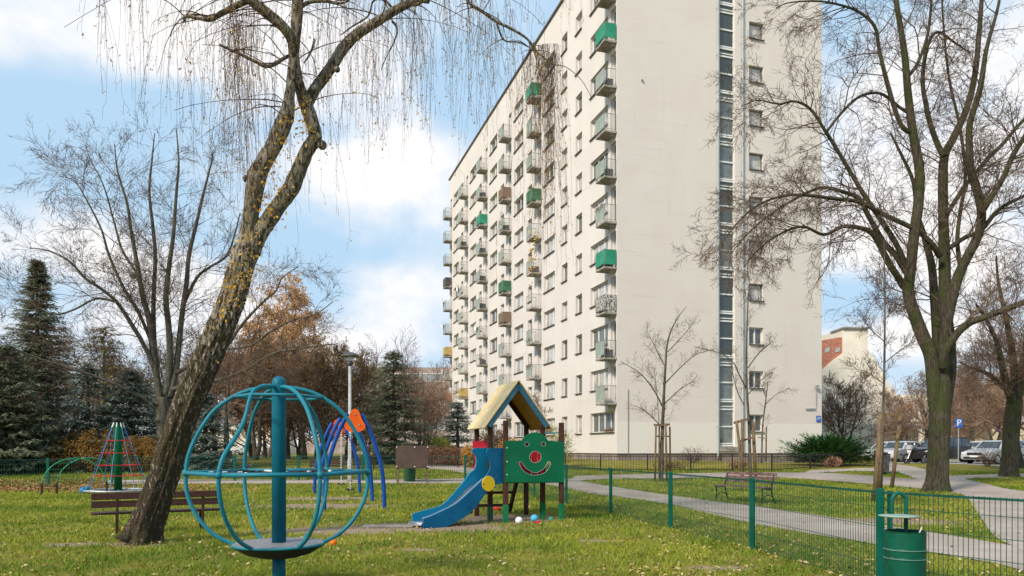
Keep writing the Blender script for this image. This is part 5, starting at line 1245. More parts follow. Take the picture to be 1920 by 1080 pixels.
conifer('spruce_tree', 'grey-green spruce between the left spruce and the bare tree', 165, 37, 5.2, 2.9, 3, 'bluespruce', ts=.24, droop=.3, dens=.75)
conifer('spruce_tree', 'bluish spruce directly behind the rope pyramid', 245, 38, 5.0, 2.7, 4, 'bluespruce', ts=.22, droop=.3)
conifer('pine_tree', 'olive-yellow conifer rising behind the left spruces', 195, 52, 9.2, 3.3, 5, 'olive', ts=.36, droop=-.1, power=.5, dens=.38, z0=4, gap=.6)
conifer('pine_tree', 'olive-brown conifer at the far left edge behind the spruce', -15, 55, 9.5, 4.0, 6, 'olive', ts=.36, droop=-.1, power=.5, dens=.45, z0=3, gap=.55)
conifer('spruce_tree', 'dark spruce just right of the birch trunk', 385, 38, 3.9, 2.3, 7, 'bluespruce', ts=.2, droop=.35)
conifer('spruce_tree', 'ragged mid-green spruce behind the notice board', 738, 43, 6.5, 2.9, 8, 'spruce', ts=.22, droop=.3, dens=.9, gap=.34)
conifer('spruce_tree', 'small blue-green spruce beside the far end of the apartment block', 858, 46, 3.7, 1.45, 9, 'bluespruce', ts=.17, droop=.1)
conifer('spruce_tree', 'pale green spruce between the birch and the tall bare stems', 318, 44, 4.8, 2.6, 10, 'bluespruce', ts=.24, droop=.3)

def shrub(name, label, px, py, W, Hh, m, n, ls, seed, D=None, stems='twig2', cat='shrub'):
    q = random.Random(seed); p = gp(px, py); t = thing(name, label, cat, tuple(p)); st = MB(); lm = MB(); D = D or W; n = int(n * 2.2) if n > 400 else n; ls *= 1.12
    tips = []
    for k in range(26):
        a = q.uniform(0, 6.28); e = q.uniform(.2, 1); d = (math.cos(a) * e * W / Hh * .55, math.sin(a) * e * D / Hh * .55, 1); m_ = math.sqrt(sum(c * c for c in d)); d = tuple(c / m_ for c in d)
        grow(st, (math.cos(a) * .1, math.sin(a) * .1, 0), d, Hh * q.uniform(.7, 1.0), .014, 1, q, .0, .22, 5, 3, .005, tips, 3)
    for _ in range(n):
        a = q.uniform(0, 6.28); r_ = q.random() ** .4; v_ = q.random(); env = math.sin(math.pi * (.12 + .8 * v_)) ** .6; lump = 1 + .16 * math.sin(3 * a + seed) + .12 * math.sin(7 * a + 4 * v_ + seed)
        c = (math.cos(a) * W / 2 * r_ * env * lump, math.sin(a) * D / 2 * r_ * env * lump, Hh * v_ * (.9 + .12 * math.sin(5 * a + seed))); leaf_cloud(lm, [c], q, 1, ls, .03)
    link('stems', st.mesh('stems', M[stems]), t); link('leaves', lm.mesh('leaves', M[m]), t); return t
shrub('shrub', 'rounded ochre-leaved shrub behind the rope pyramid', 185, 884, 3.6, 2.0, 'ochre', 5200, .05, 41)
shrub('shrub', 'ochre-leaved shrub touching the birch trunk on its left', 262, 884, 2.6, 1.7, 'ochre', 3400, .05, 42)
shrub('shrub', 'low lime-yellow shrub in front of the small blue spruce', 822, 866, 2.0, 1.45, 'lime', 2000, .05, 43)
shrub('shrub', 'russet shrub below the lime-yellow one', 830, 871, 3.2, 1.0, 'russet', 2600, .045, 44)
shrub('shrub', 'russet brown shrub behind the red panel of the play tower', 868, 872, 2.0, .95, 'russet', 1500, .045, 45)
shrub('shrub', 'orange-leaved shrub left of the play tower roof post', 888, 876, 1.6, 1.25, 'orangeleaf', 900, .05, 46)
shrub('shrub', 'orange-leaved shrub seen under the play tower roof', 962, 876, 2.2, 1.5, 'orangeleaf', 1200, .05, 47)
shrub('shrub', 'dense round brown shrub behind the tower posts', 925, 872, 2.2, 1.9, 'brownleaf', 2600, .05, 48)
shrub('shrub', 'pale yellow-green shrub beside the green clown panel', 1045, 876, 1.9, 2.1, 'lime', 420, .05, 49)
shrub('shrub', 'tiny dried pinkish bush in front of the juniper', 1562, 876, 1.0, .6, 'pinkleaf', 500, .035, 50)
shrub('shrub', 'small bare pinkish bush in front of the silver car', 1852, 875, .9, .95, 'pinkleaf', 160, .03, 51)
shrub('shrub', 'low withered plants by the black railing left', 1262, 879, 2.2, .45, 'brownleaf', 260, .05, 52)
shrub('shrub', 'reddish withered plants by the staked saplings', 1385, 878, 1.7, .5, 'pinkleaf', 260, .04, 53)
shrub('shrub', 'bare leafless shrub under the gable wall', 1300, 868, 3.4, .9, 'brownleaf', 60, .03, 54, D=.8)
# juniper: sprays of needles sweeping outwards
def juniper():
    q = random.Random(61); p = gp(1552, 873); t = thing('juniper_bush', 'wide dark green spreading juniper at the foot of the gable corner', 'shrub', tuple(p)); st = MB(); nd = MB(); W = 3.05; Hh = 1.7
    for k in range(230):
        a = q.uniform(0, 6.28); e = q.uniform(.15, 1); L = (1.15 + 1.75 * e) * q.uniform(.7, 1.08); el = (1 - e) * 1.1 + .12 + q.uniform(-.08, .1)
        n = 9; pts = []; x = y = 0; z = .1
        for i in range(n + 1):
            pts.append((x, y, z)); ee = el - .12 * i / n * e; x += math.cos(a) * math.cos(ee) * L / n; y += math.sin(a) * math.cos(ee) * L / n * .62; z += math.sin(ee) * L / n * 1.0
            if i > 2:
                for _ in range(9):
                    ln = q.uniform(.12, .26); dx, dy, dz = math.cos(a) + q.gauss(0, .5), math.sin(a) + q.gauss(0, .5), el + q.gauss(.1, .4); jx, jy, jz = q.gauss(0, .06), q.gauss(0, .06), q.gauss(0, .05)
                    c = (x + jx, y + jy, max(.03, z + jz)); nd.tri((c[0] - dy * .03, c[1] + dx * .03, c[2]), (c[0] + dy * .03, c[1] - dx * .03, c[2] + .02), (c[0] + dx * ln, c[1] + dy * ln, c[2] + dz * ln))
        st.tube(pts, [.014 - .001 * i for i in range(n + 1)], 3, False)
    link('stems', st.mesh('stems', M['twig2']), t); link('foliage', nd.mesh('foliage', M['juniper']), t)
juniper()

# thicket and distant trees
larch = free_tree('larch_tree', 'rusty orange larch rising behind the bare thicket, centre left', 540, 56, 14.2, 3.6, 71, leaf='larch', nleaf=15000, ls=.1, isd=True, nk=34, low=.15, tm='twig3', trop=.02)
GL = 'rusty larches behind the thicket'; larch['group'] = GL
copy_thing(larch, 497, 60, .88, 2.0, 'smaller pale rust larch just left of the tallest larch', GL)
copy_thing(larch, 592, 64, .72, 4.0, 'low pale rust larch right of the tallest larch', GL)
P1 = free_tree('bare_tree', 'brown twiggy tree at the left of the thicket behind the globe', 432, 46, 7.8, 3.6, 72, isd=True, stems=1, nk=12, tm='twig3', rmin=.009, th=.2, low=.3, group='bare trees of the thicket behind the globe')
P2 = free_tree('bare_tree', 'spreading bare tree with two stems behind the globe pole', 480, 49, 8.8, 3.9, 73, isd=True, stems=2, nk=10, tm='twig2', rmin=.009, th=.16, low=.25, leaf='ochre', nleaf=1800, ls=.07, group='bare trees of the thicket behind the globe')
P3 = free_tree('bare_tree', 'shaggy many-stemmed bare tree left of the park lamp', 610, 45, 6.6, 3.2, 74, isd=True, stems=4, nk=9, tm='twig2', rmin=.008, th=.09, low=.1, leaf='ochre', nleaf=2600, ls=.07, group='bare trees of the thicket behind the globe')
GT = 'bare trees of the thicket behind the globe'
for i, (src, px, d, s_, rz, lb) in enumerate([
    (P1, 570, 50, .95, 1.2, 'brown twiggy tree in the thicket just below the orange larch'), (P3, 650, 47, .98, 2.0, 'shaggy bare tree right behind the park lamp'), (P3, 525, 52, 1.1, 4.0, 'shaggy bare tree between globe pole and larch'),
    (P2, 405, 53, 1.0, 2.5, 'bare two-stemmed tree right of the birch trunk'), (P1, 660, 60, 1.05, 3.4, 'bare tree far behind the swing'), (P2, 600, 62, 1.15, .7, 'bare tree deep in the thicket behind the swing'),
    (P3, 470, 60, 1.2, 5.0, 'shaggy bare tree deep in the thicket behind the globe'), (P1, 365, 50, .9, 5.5, 'brown twiggy tree peeping out left of the dark spruce'), (P3, 690, 55, .75, 1.0, 'low shaggy tree at the right end of the thicket'),
    (P2, 330, 66, 1.2, 3.0, 'distant bare tree left of the birch trunk'), (P3, 240, 64, 1.3, 3.6, 'distant shaggy tree behind the olive conifer'), (P2, 120, 68, 1.3, 4.4, 'distant bare tree behind the tall left spruce'), (P3, 20, 70, 1.4, 2.2, 'distant shaggy tree at the far left'),
    (P3, 560, 58, 1.1, .3, 'shaggy bare tree behind the right ribs of the globe'), (P1, 505, 66, 1.2, 2.9, 'distant twiggy tree behind the globe pole')]):
    copy_thing(src, px, d, s_, rz, lb, GT)
A1 = free_tree('bare_tree', 'slender bare tree with upswept twigs left of the notice board spruce', 708, 46, 8.6, 1.7, 80, isd=True, nk=12, th=.07, low=.25, trop=.12, rmin=.006, level=1)
A2 = free_tree('bare_tree', 'tall slender bare tree with upswept twigs right of the notice board spruce', 768, 42, 8.3, 2.4, 81, isd=True, nk=16, th=.08, low=.25, trop=.12, rmin=.006, level=1)
free_tree('bare_tree', 'low twiggy pinkish bare tree left of the small blue spruce', 808, 52, 4.6, 2.6, 82, isd=True, stems=4, nk=8, th=.06, low=.12, tm='twig3', rmin=.008)
free_tree('bare_tree', 'broad bare tree in front of the far brown building', 790, 66, 8.0, 4.2, 83, isd=True, stems=3, nk=10, th=.12, low=.2, tm='twig3', rmin=.01)
free_tree('bare_tree', 'thin bare shrub-like tree against the facade above the tower roof', 1010, 44, 4.6, 1.0, 84, isd=True, stems=3, nk=6, th=.03, low=.2, tm='twig3', rmin=.006, trop=.12)
Q1 = free_tree('bare_tree', 'rounded bare tree right of the gable corner in front of the red-roofed house', 1583, 62, 6.8, 3.0, 85, isd=True, stems=3, nk=12, th=.13, low=.2, tm='twig3', rmin=.01, trop=.1)
GR = 'bare trees around the car park'
for src, px, d, s_, rz, lb in [(Q1, 1695, 60, .8, 1.0, 'small bare tree left of the big mossy trunk by the car park'), (Q1, 1830, 56, 1.0, 2.0, 'bare reddish tree behind the parking sign'), (Q1, 1868, 62, 1.1, 3.5, 'bare reddish tree behind the silver car'),
                          (Q1, 1790, 70, 1.05, 4.6, 'bare tree far behind the big mossy trunk'), (Q1, 1925, 55, 1.2, 5.2, 'bare tree at the right edge beyond the cars'), (P1, 1900, 74, 1.3, .4, 'distant bare tree at the far right'), (P2, 1740, 85, 1.1, 1.9, 'distant bare tree behind the grey car')]:
    copy_thing(src, px, d, s_, rz, lb, GR)
def right_tree2():
    q = random.Random(91); d = 33; t = thing('bare_tree', 'bare tree with leaning mossy trunk at the right edge of the lawn', 'tree', tuple(gp(1893, 894))); tk = MB(); tw = MB(); d = t.location.y
    L = [([(1892, 898, 21), (1892, 885, 16), (1894, 850, 14), (1896, 810, 14), (1899, 780, 14), (1903, 750, 13)], 0, 0), ([(1902, 760, 9), (1890, 730, 7), (1880, 690, 5.5), (1868, 640, 4), (1850, 600, 3), (1830, 570, 2)], -1.5, 34), ([(1903, 760, 9), (1903, 710, 7), (1896, 650, 5.5), (1885, 590, 4), (1872, 530, 2.6), (1868, 480, 1.5)], 1, 34),
         ([(1904, 755, 9), (1916, 710, 7.5), (1925, 650, 6), (1930, 580, 4.5), (1940, 500, 3)], -.5, 30), ([(1898, 740, 5), (1875, 720, 4.5), (1850, 700, 3.6), (1822, 690, 2.4), (1800, 680, 1.4)], 1.5, 26), ([(1905, 740, 6), (1935, 700, 5), (1970, 650, 4)], 0, 20)]
    for tr_, dd, n in L:
        s, r = limb3(tr_, d, d + dd); tk.tube(s, r, 10, True)
        if n: spawn(tw, s, r, q, n, 2.5, 2, .2, .02, .6, .36, 1.3, .006, (0, 0, .1))
    tk.build('trunk', M['mossbark'], t, True); tw.build('twigs', M['twig3'], t)
    free_tree('bare_tree', 'dark bare trunk just behind the leaning one at the right edge', 1911, 877, 8.5, 3.4, 92, nk=9, th=.24, bk='mossbark', tm='twig3', rmin=.009)
right_tree2()

# saplings with stakes
def sapling(px, d, trace, twl, label, seed, n=22):
    q = random.Random(seed); t = thing('sapling', label, 'young tree', tuple(gd(px, d))); tk = MB(); tw = MB()
    for tr_ in trace:
        s, r = limb3(tr_, d, d + (0 if tr_ is trace[0] else q.uniform(-.5, .5)), .5); tk.tube(s, r, 7, True); spawn(tw, s, r, q, n if tr_ is trace[0] else n // 2 + 2, twl, 1, .3 if tr_ is trace[0] else .2, .02, .3, .17, 1.0, .0042, (0, 0, .1))
    tk.build('trunk', M['greybark'], t, True); tw.build('twigs', M['twig2'], t)
sapling(1242, 31, [[(1240, 906, 8), (1241, 850, 7), (1243, 780, 6), (1247, 700, 4.5), (1252, 640, 3.4), (1268, 600, 2), (1287, 575, .8)], [(1241, 760, 3), (1225, 730, 2.4), (1200, 700, 1.8), (1165, 678, 1)], [(1246, 720, 2.6), (1275, 690, 2), (1305, 665, 1.4), (1340, 655, .8)], [(1240, 800, 2), (1215, 775, 1.5), (1190, 760, 1)], [(1248, 690, 2), (1228, 650, 1.4), (1212, 620, .8)], [(1243, 760, 2.2), (1275, 730, 1.6), (1300, 715, 1)], [(1252, 660, 1.8), (1280, 630, 1.2), (1305, 600, .8)], [(1238, 840, 1.2), (1232, 740, 1), (1226, 690, .7)]], .8, 'young bare tree held by timber stakes left of the stairwell strip', 101)
sapling(1405, 31, [[(1408, 906, 6), (1406, 850, 5.5), (1404, 790, 5), (1400, 720, 4.2), (1400, 640, 3.4), (1402, 580, 2.6), (1404, 540, 1.6), (1405, 520, 1)], [(1400, 730, 3), (1385, 700, 2.6), (1375, 680, 2), (1350, 662, 1.6), (1300, 650, 1)], [(1402, 690, 2.4), (1425, 660, 2), (1450, 640, 1.2)], [(1395, 760, 2.2), (1383, 735, 2), (1374, 700, 1.4), (1368, 650, 1)], [(1402, 740, 2), (1425, 715, 1.6), (1440, 700, 1)]], .75, 'young bare tree held by three stakes right of the stairwell strip', 102)
sapling(1432, 40, [[(1428, 868, 3.4), (1430, 800, 3), (1436, 750, 2.2), (1440, 715, 1.4)], [(1434, 760, 1.6), (1455, 740, 1.2), (1480, 728, .8)], [(1436, 745, 1.4), (1425, 715, .8)]], .8, 'thin sapling with a single stake close to the gable wall', 103, 14)
sapling(1655, 21.5, [[(1650, 944, 6.5), (1653, 880, 6), (1656, 780, 5), (1658, 700, 4.4), (1659, 620, 3.6), (1659, 540, 2.8), (1658, 470, 1.6), (1657, 420, 1)], [(1658, 640, 2), (1635, 620, 1.6), (1610, 590, 1)], [(1659, 680, 2), (1690, 655, 1.6), (1715, 640, 1)], [(1657, 720, 1.8), (1630, 700, 1.2), (1600, 690, .8)], [(1659, 600, 1.6), (1685, 570, 1)], [(1659, 560, 1.4), (1640, 520, .8)]], .7, 'tall thin young tree rising from the staked frame left of the big mossy tree', 104, 40)
def stakes(label, px, d, ents, cross):
    t = thing('tree_stakes', label, 'tree stakes', tuple(gd(px, d)))
    for (x0, y0, x1, y1, w, dd) in ents:
        b = MB(); b.tube([P(x0, y0, d + dd), P(x1, y1, d + dd)], w * d / F, 8); b.build('stake', M['stake'], t, True)
    for (x0, y0, x1, y1, w) in cross:
        b = MB(); b.beam(P(x0, y0, d - .15), P(x1, y1, d - .15), w * d / F * 1.3, w * d / F * 2); b.build('crossbar', M['stake'], t)
stakes('square frame of pale stakes around the young tree left of the stairwell strip', 1240, 31, [(1228, 900, 1230, 795, 1.8, -.3), (1250, 902, 1248, 795, 2, -.3), (1257, 896, 1256, 800, 1.6, .4), (1236, 896, 1236, 798, 1.6, .4)], [(1226, 797, 1256, 796, 2), (1228, 818, 1258, 818, 1.2)])
stakes('leaning timber stakes with black straps around the young tree behind the iron bench', 1400, 31, [(1394, 904, 1381, 789, 2.6, -.3), (1391, 908, 1392, 786, 2.8, -.35), (1417, 906, 1412, 790, 3.2, .1)], [(1376, 793, 1402, 786, 2.2), (1386, 828, 1412, 820, 1.6)])
stakes('single thin stake beside the thin sapling near the gable', 1436, 40, [(1436, 866, 1437, 800, 1.5, 0)], [(1421, 820, 1438, 822, .8)])
stakes('tall stake frame with a top bar in front of the parked cars', 1660, 21, [(1639, 944, 1652, 776, 4.6, -.2), (1649, 940, 1655, 778, 3.2, .3), (1672, 914, 1689, 778, 3.6, .1)], [(1645, 776, 1694, 778, 2.4), (1645, 814, 1690, 808, 1.6)])

# ------------------------------------------------------------------ far buildings
def prism_building(name, label, corners_px, d, depth, wallm, wins=(), roofm=None, extra=None, cat='building'):
    xs = [(c[0] - CX) * d / F for c in corners_px]; zs = [CAMZ - (c[1] - HY) * d / F for c in corners_px]
    t = thing(name, label, cat, (sum(xs) / len(xs), d, 0)); b = MB()
    b.plate([list(zip(xs, zs))], 0, depth, lambda a_, c_, w: (a_, d + w, c_)); b.build('wall', wallm, t, fix=True)
    for x0, y0, x1, y1 in wins:
        X0, X1 = (x0 - CX) * d / F, (x1 - CX) * d / F; Z0, Z1 = CAMZ - (y1 - HY) * d / F, CAMZ - (y0 - HY) * d / F
        b = MB()
        for e in ((X0, X1, Z0, Z0 + .12), (X0, X1, Z1 - .12, Z1), (X0, X0 + .12, Z0 + .12, Z1 - .12), (X1 - .12, X1, Z0 + .12, Z1 - .12)): b.box(((e[0] + e[1]) / 2, d - .03, (e[2] + e[3]) / 2), (e[1] - e[0], .1, e[3] - e[2]))
        o = b.build('window', M['white_frame'], t); b = MB(); b.quad((X0 + .1, d - .02, Z0 + .1), (X1 - .1, d - .02, Z0 + .1), (X1 - .1, d - .02, Z1 - .1), (X0 + .1, d - .02, Z1 - .1)); b.build('pane', M['farwin'], o)
    return t
def w2(px, py, d, w=0): return Vector(((px - CX) * d / F, d + w, CAMZ - (py - HY) * d / F))
t = prism_building('gabled_house', 'cream gable-ended house with red tiled roof and broad chimney, right of the apartment block', [(1548, 850), (1700, 850), (1700, 765), (1664, 715), (1640, 672), (1627, 655), (1627, 617), (1581, 615), (1581, 662), (1562, 676), (1541, 694)], 88, 9, M['creamwall'])
b = MB(); d = 88
b.plate([[((x_ - CX) * d / F, CAMZ - (y_ - HY) * d / F) for x_, y_ in [(1480, 700), (1541, 694), (1562, 676), (1581, 662), (1581, 631), (1545, 637), (1500, 665)]]], .3, .8, lambda a_, c_, w: (a_, d + w, c_))
ro = b.build('roof', M['plaster_red'], t)
b = MB(); b.box(tuple((w2(1604, 615, d, 1.5))), (3.2, 3.6, .18)); b.build('chimney_cap', M['greyroof'], t)
b = MB(); b.box(tuple(w2(1546, 640, d, 5)), (.9, .9, 3.0)); b.build('chimney', M['creamwall'], ro)
b = MB()
for px in (1552, 1571): b.add([w2(px - 5, 661, d, .25), w2(px + 4, 659, d, .25), w2(px + 7, 650, d, .25), w2(px - 2, 652, d, .25)], [(0, 1, 2, 3)])
b.build('skylight', M['farwin'], ro)
prism_building('low_building', 'long low cream building behind the juniper and parked cars', [(1500, 852), (1655, 852), (1655, 796), (1500, 793)], 80, 6, M['creamwall'], [(1598, 811, 1605, 818), (1560, 806, 1570, 816)])
t = prism_building('garage_row', 'low tan garage building behind the parked cars', [(1655, 852), (1722, 852), (1722, 805), (1655, 803)], 82, 6, M['tanwall'], [])
b = MB(); b.box(tuple(w2(1688, 801, 82, 2.7)), (4.3, 7, .35)); b.build('roof', M['greyroof'], t)
t = prism_building('apartment_building', 'pale three-storey building glimpsed beside the big mossy trunk', [(1640, 860), (1790, 860), (1790, 738), (1640, 742)], 110, 8, M['creamwall'], [(1715, 795, 1722, 808), (1727, 795, 1734, 808), (1715, 765, 1722, 778), (1727, 765, 1734, 778), (1700, 765, 1707, 778), (1745, 765, 1752, 778), (1780, 765, 1787, 778)])
t = prism_building('pavilion', 'low building with brown roof behind the parking sign', [(1780, 850), (1860, 850), (1860, 800), (1780, 800)], 90, 6, M['tanwall'], [])
b = MB(); b.box(tuple(w2(1820, 794, 90, 2.5)), (6.0, 8, .8)); b.build('roof', M['brickfar'], t)
prism_building('apartment_building', 'grey-brown slab building with long window bands far behind the notice board', [(676, 862), (1000, 862), (1000, 690), (676, 688)], 125, 12, M['brickfar'], [(740, 700, 835, 716), (690, 744, 735, 760), (745, 744, 835, 760), (745, 790, 835, 806), (690, 790, 735, 806)])
prism_building('low_building', 'pale low building glimpsed between trunks behind the globe', [(380, 862), (520, 862), (520, 800), (380, 800)], 95, 8, M['creamwall'], [(430, 822, 442, 834), (460, 822, 475, 834)])
prism_building('low_building', 'long pale low building closing the view at the far right', [(1855, 850), (2100, 850), (2100, 790), (1855, 794)], 95, 6, M['tanwall'], [(1880, 806, 1892, 818), (1940, 806, 1952, 818)])
prism_building('low_building', 'pale shed far behind the swing', [(560, 862), (700, 862), (700, 822), (560, 820)], 110, 8, M['brickfar'], [])

# ------------------------------------------------------------------ vehicles
def car(px, d, rz, paint, label, kind='sedan', sc_=1.0, wheels=True):
    p = gd(px, d); t = thing('parked_car', label, 'car', tuple(p), 'cars standing in the car park', rz=rz); w = .88
    if kind == 'suv': body = [(-2.2, .35), (-2.25, .7), (-2.2, 1.02), (-1.2, 1.06), (.9, 1.06), (1.75, .98), (2.15, .8), (2.25, .55), (2.2, .35), (1.7, .28), (-1.7, .28)]; gh_ = (-2.05, 1.05, -1.85, .35, 1.05, 1.68); L = 1
    elif kind == 'hatch': body = [(-1.85, .32), (-1.92, .65), (-1.85, .95), (-1.0, .96), (.8, .96), (1.5, .86), (1.85, .68), (1.9, .45), (1.85, .3), (1.4, .26), (-1.4, .26)]; gh_ = (-1.8, .95, -1.5, .3, .95, 1.46)
    else: body = [(-2.2, .32), (-2.28, .6), (-2.22, .93), (-1.5, .97), (.95, .93), (1.75, .82), (2.15, .66), (2.25, .45), (2.2, .28), (1.6, .24), (-1.6, .24)]; gh_ = (-1.75, .98, -1.05, .4, .95, 1.45)
    out = cat_rom(body, 3, True); b = MB(); lay = [(-w, .93), (-w + .05, .985), (-w + .16, 1.0), (w - .16, 1.0), (w - .05, .985), (w, .93)]; n = len(out)
    cz = .62
    for y_, s_ in lay:
        for x_, z_ in out: b.v.append((x_ * (1 - (1 - s_) * .5), y_, cz + (z_ - cz) * s_))
    for j in range(len(lay) - 1):
        for k in range(n): k2 = (k + 1) % n; b.f.append((j * n + k, j * n + k2, (j + 1) * n + k2, (j + 1) * n + k))
    b.f.append(tuple(range(n))); b.f.append(tuple((len(lay) - 1) * n + k for k in range(n - 1, -1, -1)))
    x0, x1, x2, x3, zb, zt = gh_; zb -= .04
    c8 = [(x0, -w + .07, zb), (x1, -w + .07, zb), (x1, w - .07, zb), (x0, w - .07, zb), (x2, -w + .24, zt - .05), (x3, -w + .24, zt - .05), (x3, w - .24, zt - .05), (x2, w - .24, zt - .05), (x2 + .12, -w + .34, zt), (x3 - .12, -w + .34, zt), (x3 - .12, w - .34, zt), (x2 + .12, w - .34, zt)]
    b.add(c8, [(0, 1, 5, 4), (1, 2, 6, 5), (2, 3, 7, 6), (3, 0, 4, 7), (4, 5, 9, 8), (5, 6, 10, 9), (6, 7, 11, 10), (7, 4, 8, 11), (8, 9, 10, 11)])
    bo = link('body', b.mesh('body', paint, True, fix=True), t); wn(bo)
    V = [Vector(q) for q in c8]
    def pane(i, j, k, l, u0, u1, v0, v1, off):
        A_, B_, C_, D_ = V[i], V[j], V[k], V[l]; nn = (B_ - A_).cross(D_ - A_).normalized() * .012
        cen = (A_ + B_ + C_ + D_) / 4; nn = nn if nn.dot(cen - Vector((0, 0, 1))) > 0 else -nn
        f = lambda u_, v_: tuple((A_ + (B_ - A_) * u_) * (1 - v_) + (D_ + (C_ - D_) * u_) * v_ + nn)
        g = MB(); g.quad(f(u0, v0), f(u1, v0), f(u1, v1), f(u0, v1)); link('window', g.mesh('window', M['carglass']), t)
    for (i, j, k, l) in ((0, 1, 5, 4), (3, 2, 6, 7)):
        pane(i, j, k, l, .06, .34, .1, .9, 0); pane(i, j, k, l, .37, .64, .1, .9, 0); pane(i, j, k, l, .67, .93, .1, .9, 0)
    pane(1, 2, 6, 5, .06, .94, .08, .92, 0); pane(3, 0, 4, 7, .08, .92, .15, .9, 0)
    ln = body[2][0] * -1; wx = 1.38 if kind != 'hatch' else 1.22; wr = .34 if kind == 'suv' else .31
    for sx in (-wx, wx):
        for sy in (-1, 1):
            g = MB(); pts = [(wr * .62, -.09), (wr * .92, -.1), (wr, -.06), (wr, .06), (wr * .92, .1), (wr * .62, .09)]; m_ = 22
            for r_, y_ in pts:
                for k in range(m_): a = 6.2832 * k / m_; g.v.append((sx + r_ * math.cos(a), sy * (w - .09) + y_, wr + r_ * math.sin(a)))
            for j in range(len(pts) - 1):
                for k in range(m_): k2 = (k + 1) % m_; g.f.append((j * m_ + k, j * m_ + k2, (j + 1) * m_ + k2, (j + 1) * m_ + k))
            wo = link('wheel', g.mesh('wheel', M['tyre']), t)
            g = MB()
            for k in range(5): a = 6.2832 * k / 5; g.beam((sx, sy * (w + .0), wr), (sx + wr * .62 * math.cos(a), sy * (w - .01), wr + wr * .62 * math.sin(a)), .06, .03, (0, 1, 0))
            g.tube([(sx + wr * .62 * math.cos(6.2832 * k / 18), sy * (w - .005), wr + wr * .62 * math.sin(6.2832 * k / 18)) for k in range(18)], .02, 5, closed=True)
            link('rim', g.mesh('rim', M['rim']), wo)
            g = MB(); g.v = [(sx + (wr + .06) * math.cos(math.pi * k / 14), sy * (w - .005), wr + (wr + .06) * math.sin(math.pi * k / 14)) for k in range(15)] + [(sx + (wr + .06) * math.cos(math.pi * k / 14), sy * (w - .008), wr + (wr + .06) * math.sin(math.pi * k / 14)) for k in range(15)]; g.f = [tuple(range(15))]
            link('wheel_arch', g.mesh('wheel_arch', M['tyre']), t)
    xf = body[7][0]; hz = .66 if kind != 'suv' else .8
    for sy in (-1, 1):
        g = MB(); g.box((xf - .13, sy * (w - .25), hz), (.2, .36, .14)); link('headlight', g.mesh('headlight', M['lightglass']), t)
        g = MB(); g.box((-xf + .02, sy * (w - .2), hz + .1), (.12, .26, .2)); link('tail_light', g.mesh('tail_light', M['car_carred']), t)
        g = MB(); g.box((.75 if kind != 'hatch' else .6, sy * (w + .08), 1.0 + (.1 if kind == 'suv' else 0)), (.12, .18, .13)); link('mirror', g.mesh('mirror', paint), t)
    g = MB(); g.box((xf + .005, 0, .62), (.03, .9, .14)); g.box((xf + .0, 0, .38), (.04, 1.3, .12)); link('grille', g.mesh('grille', M['iron']), t)
    g = MB(); g.box((xf + .03, 0, .47), (.02, .5, .11)); link('number_plate', g.mesh('number_plate', M['platew']), t)
    t.scale = (sc_,) * 3; return t
car(1868, 46.5, R(207), M['car_silver'], 'silver saloon car nearest the right-hand tree trunk, facing left')
car(1764, 49.5, R(205), M['car_anthracite'], 'dark SUV half hidden behind the big mossy trunk', 'suv')
car(1842, 52.5, R(215), M['car_white'], 'white hatchback behind the bonnet of the silver car', 'hatch')
car(1688, 52.0, R(212), M['car_silver'], 'silver car with dark bumper behind the motorcycle')
car(1664, 56.5, R(210), M['car_white'], 'white car at the left end of the row, behind the stake frame', 'hatch')
car(1716, 55.5, R(212), M['car_greyblue'], 'grey-blue car behind the motorcycle and the SUV bonnet')
car(1875, 62, R(200), M['car_white'], 'white van-like car in the second row behind the silver saloon', 'suv')
car(1858, 68, R(200), M['car_silver'], 'silver car far back in the second row near the bare trunks', 'sedan')
car(1925, 56, R(200), M['car_greyblue'], 'grey car cut off by the right edge of the picture', 'sedan')
car(1688, 74, R(190), M['car_carred'], 'red car roof showing behind the white car', 'hatch')
car(470, 82, R(185), M['car_white'], 'white car far away behind the globe', 'hatch')
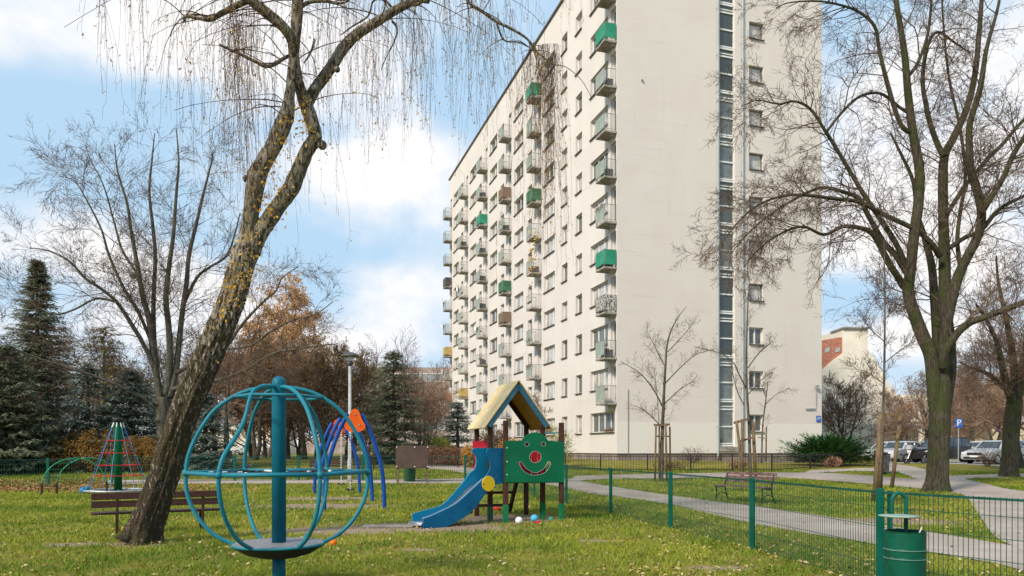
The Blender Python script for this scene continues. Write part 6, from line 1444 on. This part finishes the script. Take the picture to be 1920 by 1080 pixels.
def moto():
    p = gd(1717, 46.8); t = thing('motorcycle', 'dark motorcycle parked in front of the SUV bonnet', 'motorcycle', tuple(p), rz=R(200))
    for x_ in (-.68, .72):
        g = MB(); g.tube([(x_ + .29 * math.cos(6.2832 * k / 20), 0, .31 + .29 * math.sin(6.2832 * k / 20)) for k in range(20)], .055, 7, closed=True); wo = link('wheel', g.mesh('wheel', M['tyre'], True), t)
        g = MB()
        for k in range(6): a = 6.2832 * k / 6; g.tube([(x_, 0, .31), (x_ + .26 * math.cos(a), 0, .31 + .26 * math.sin(a))], .012, 4)
        link('rim', g.mesh('rim', M['rim']), wo)
    g = MB(); g.tube([(-.68, .08, .31), (-.1, .1, .45), (.35, .06, .85)], .03, 6); g.tube([(-.68, -.08, .31), (-.1, -.1, .45), (.35, -.06, .85)], .03, 6); g.box((.0, 0, .48), (.45, .3, .35)); link('frame', g.mesh('frame', M['iron']), t)
    g = MB(); g.tube([(.72, .07, .31), (.42, .07, 1.0)], .025, 6); g.tube([(.72, -.07, .31), (.42, -.07, 1.0)], .025, 6); g.tube([(.3, .38, 1.08), (.42, 0, 1.02), (.3, -.38, 1.08)], .015, 6); link('fork', g.mesh('fork', M['steel']), t)
    g = MB(); g.lathe([(.03, -.24), (.13, -.15), (.15, .05), (.1, .2), (.02, .24)], (0, 0, 0), 10); g.v = [(v[2] + .12, v[0], v[1] + .85) for v in g.v]; link('tank', g.mesh('tank', M['car_anthracite'], True), t)
    g = MB(); g.box((-.4, 0, .82), (.65, .24, .1)); g.box((-.82, 0, .86), (.35, .18, .08)); link('seat', g.mesh('seat', M['tyre']), t)
    g = MB(); g.box((.5, 0, 1.0), (.16, .3, .28), Matrix.Rotation(-.4, 3, 'Y')); g.tube([(.45, .3, 1.15), (.42, .3, 1.25)], .05, 6); g.tube([(.45, -.3, 1.15), (.42, -.3, 1.25)], .05, 6); link('windscreen', g.mesh('windscreen', M['car_silver']), t)
moto()
def psign(px, py_top, d, label, txt):
    p = gd(px, d); t = thing('parking_sign', label, 'sign', tuple(p)); zt = CAMZ - (py_top - HY) * d / F; s_ = 15 * d / F
    b = MB(); b.tube([p, (p.x, p.y, zt)], .035, 8); b.build('post', M['steel'], t)
    b = MB(); b.box((p.x, p.y - .05, zt - s_ / 2), (s_ * .95, .02, s_ * 1.1)); o = b.build('plate', M['signblue'], t)
    if txt: tm_ = text_mesh(txt, s_ * 1.15, M['signwhite'], 'letter'); k = link('letter', tm_, o); k.location = (0, -.068, zt - s_ / 2 - p.z); k.rotation_euler = (R(90), 0, 0)
psign(1797, 786, 47, 'blue parking sign with white P on a pole behind the dark SUV', 'P')
psign(1874, 794, 66, 'small pale blue sign among the bare trunks far right', None)
p = gp(1656, 890); t = thing('litter_bin', 'dark grey square litter bin behind the tall stake frame', 'bin', tuple(p)); b = MB(); b.box((p.x, p.y, p.z + .5), (.4, .4, .8)); edge_bevel(b.build('body', M['pan_dark'], t), .03)
b = MB(); b.box((p.x, p.y, p.z + .95), (.46, .46, .08)); b.build('lid', M['iron'], t); b = MB(); b.box((p.x, p.y, p.z + .05), (.2, .3, .1)); b.build('foot', M['iron'], t)
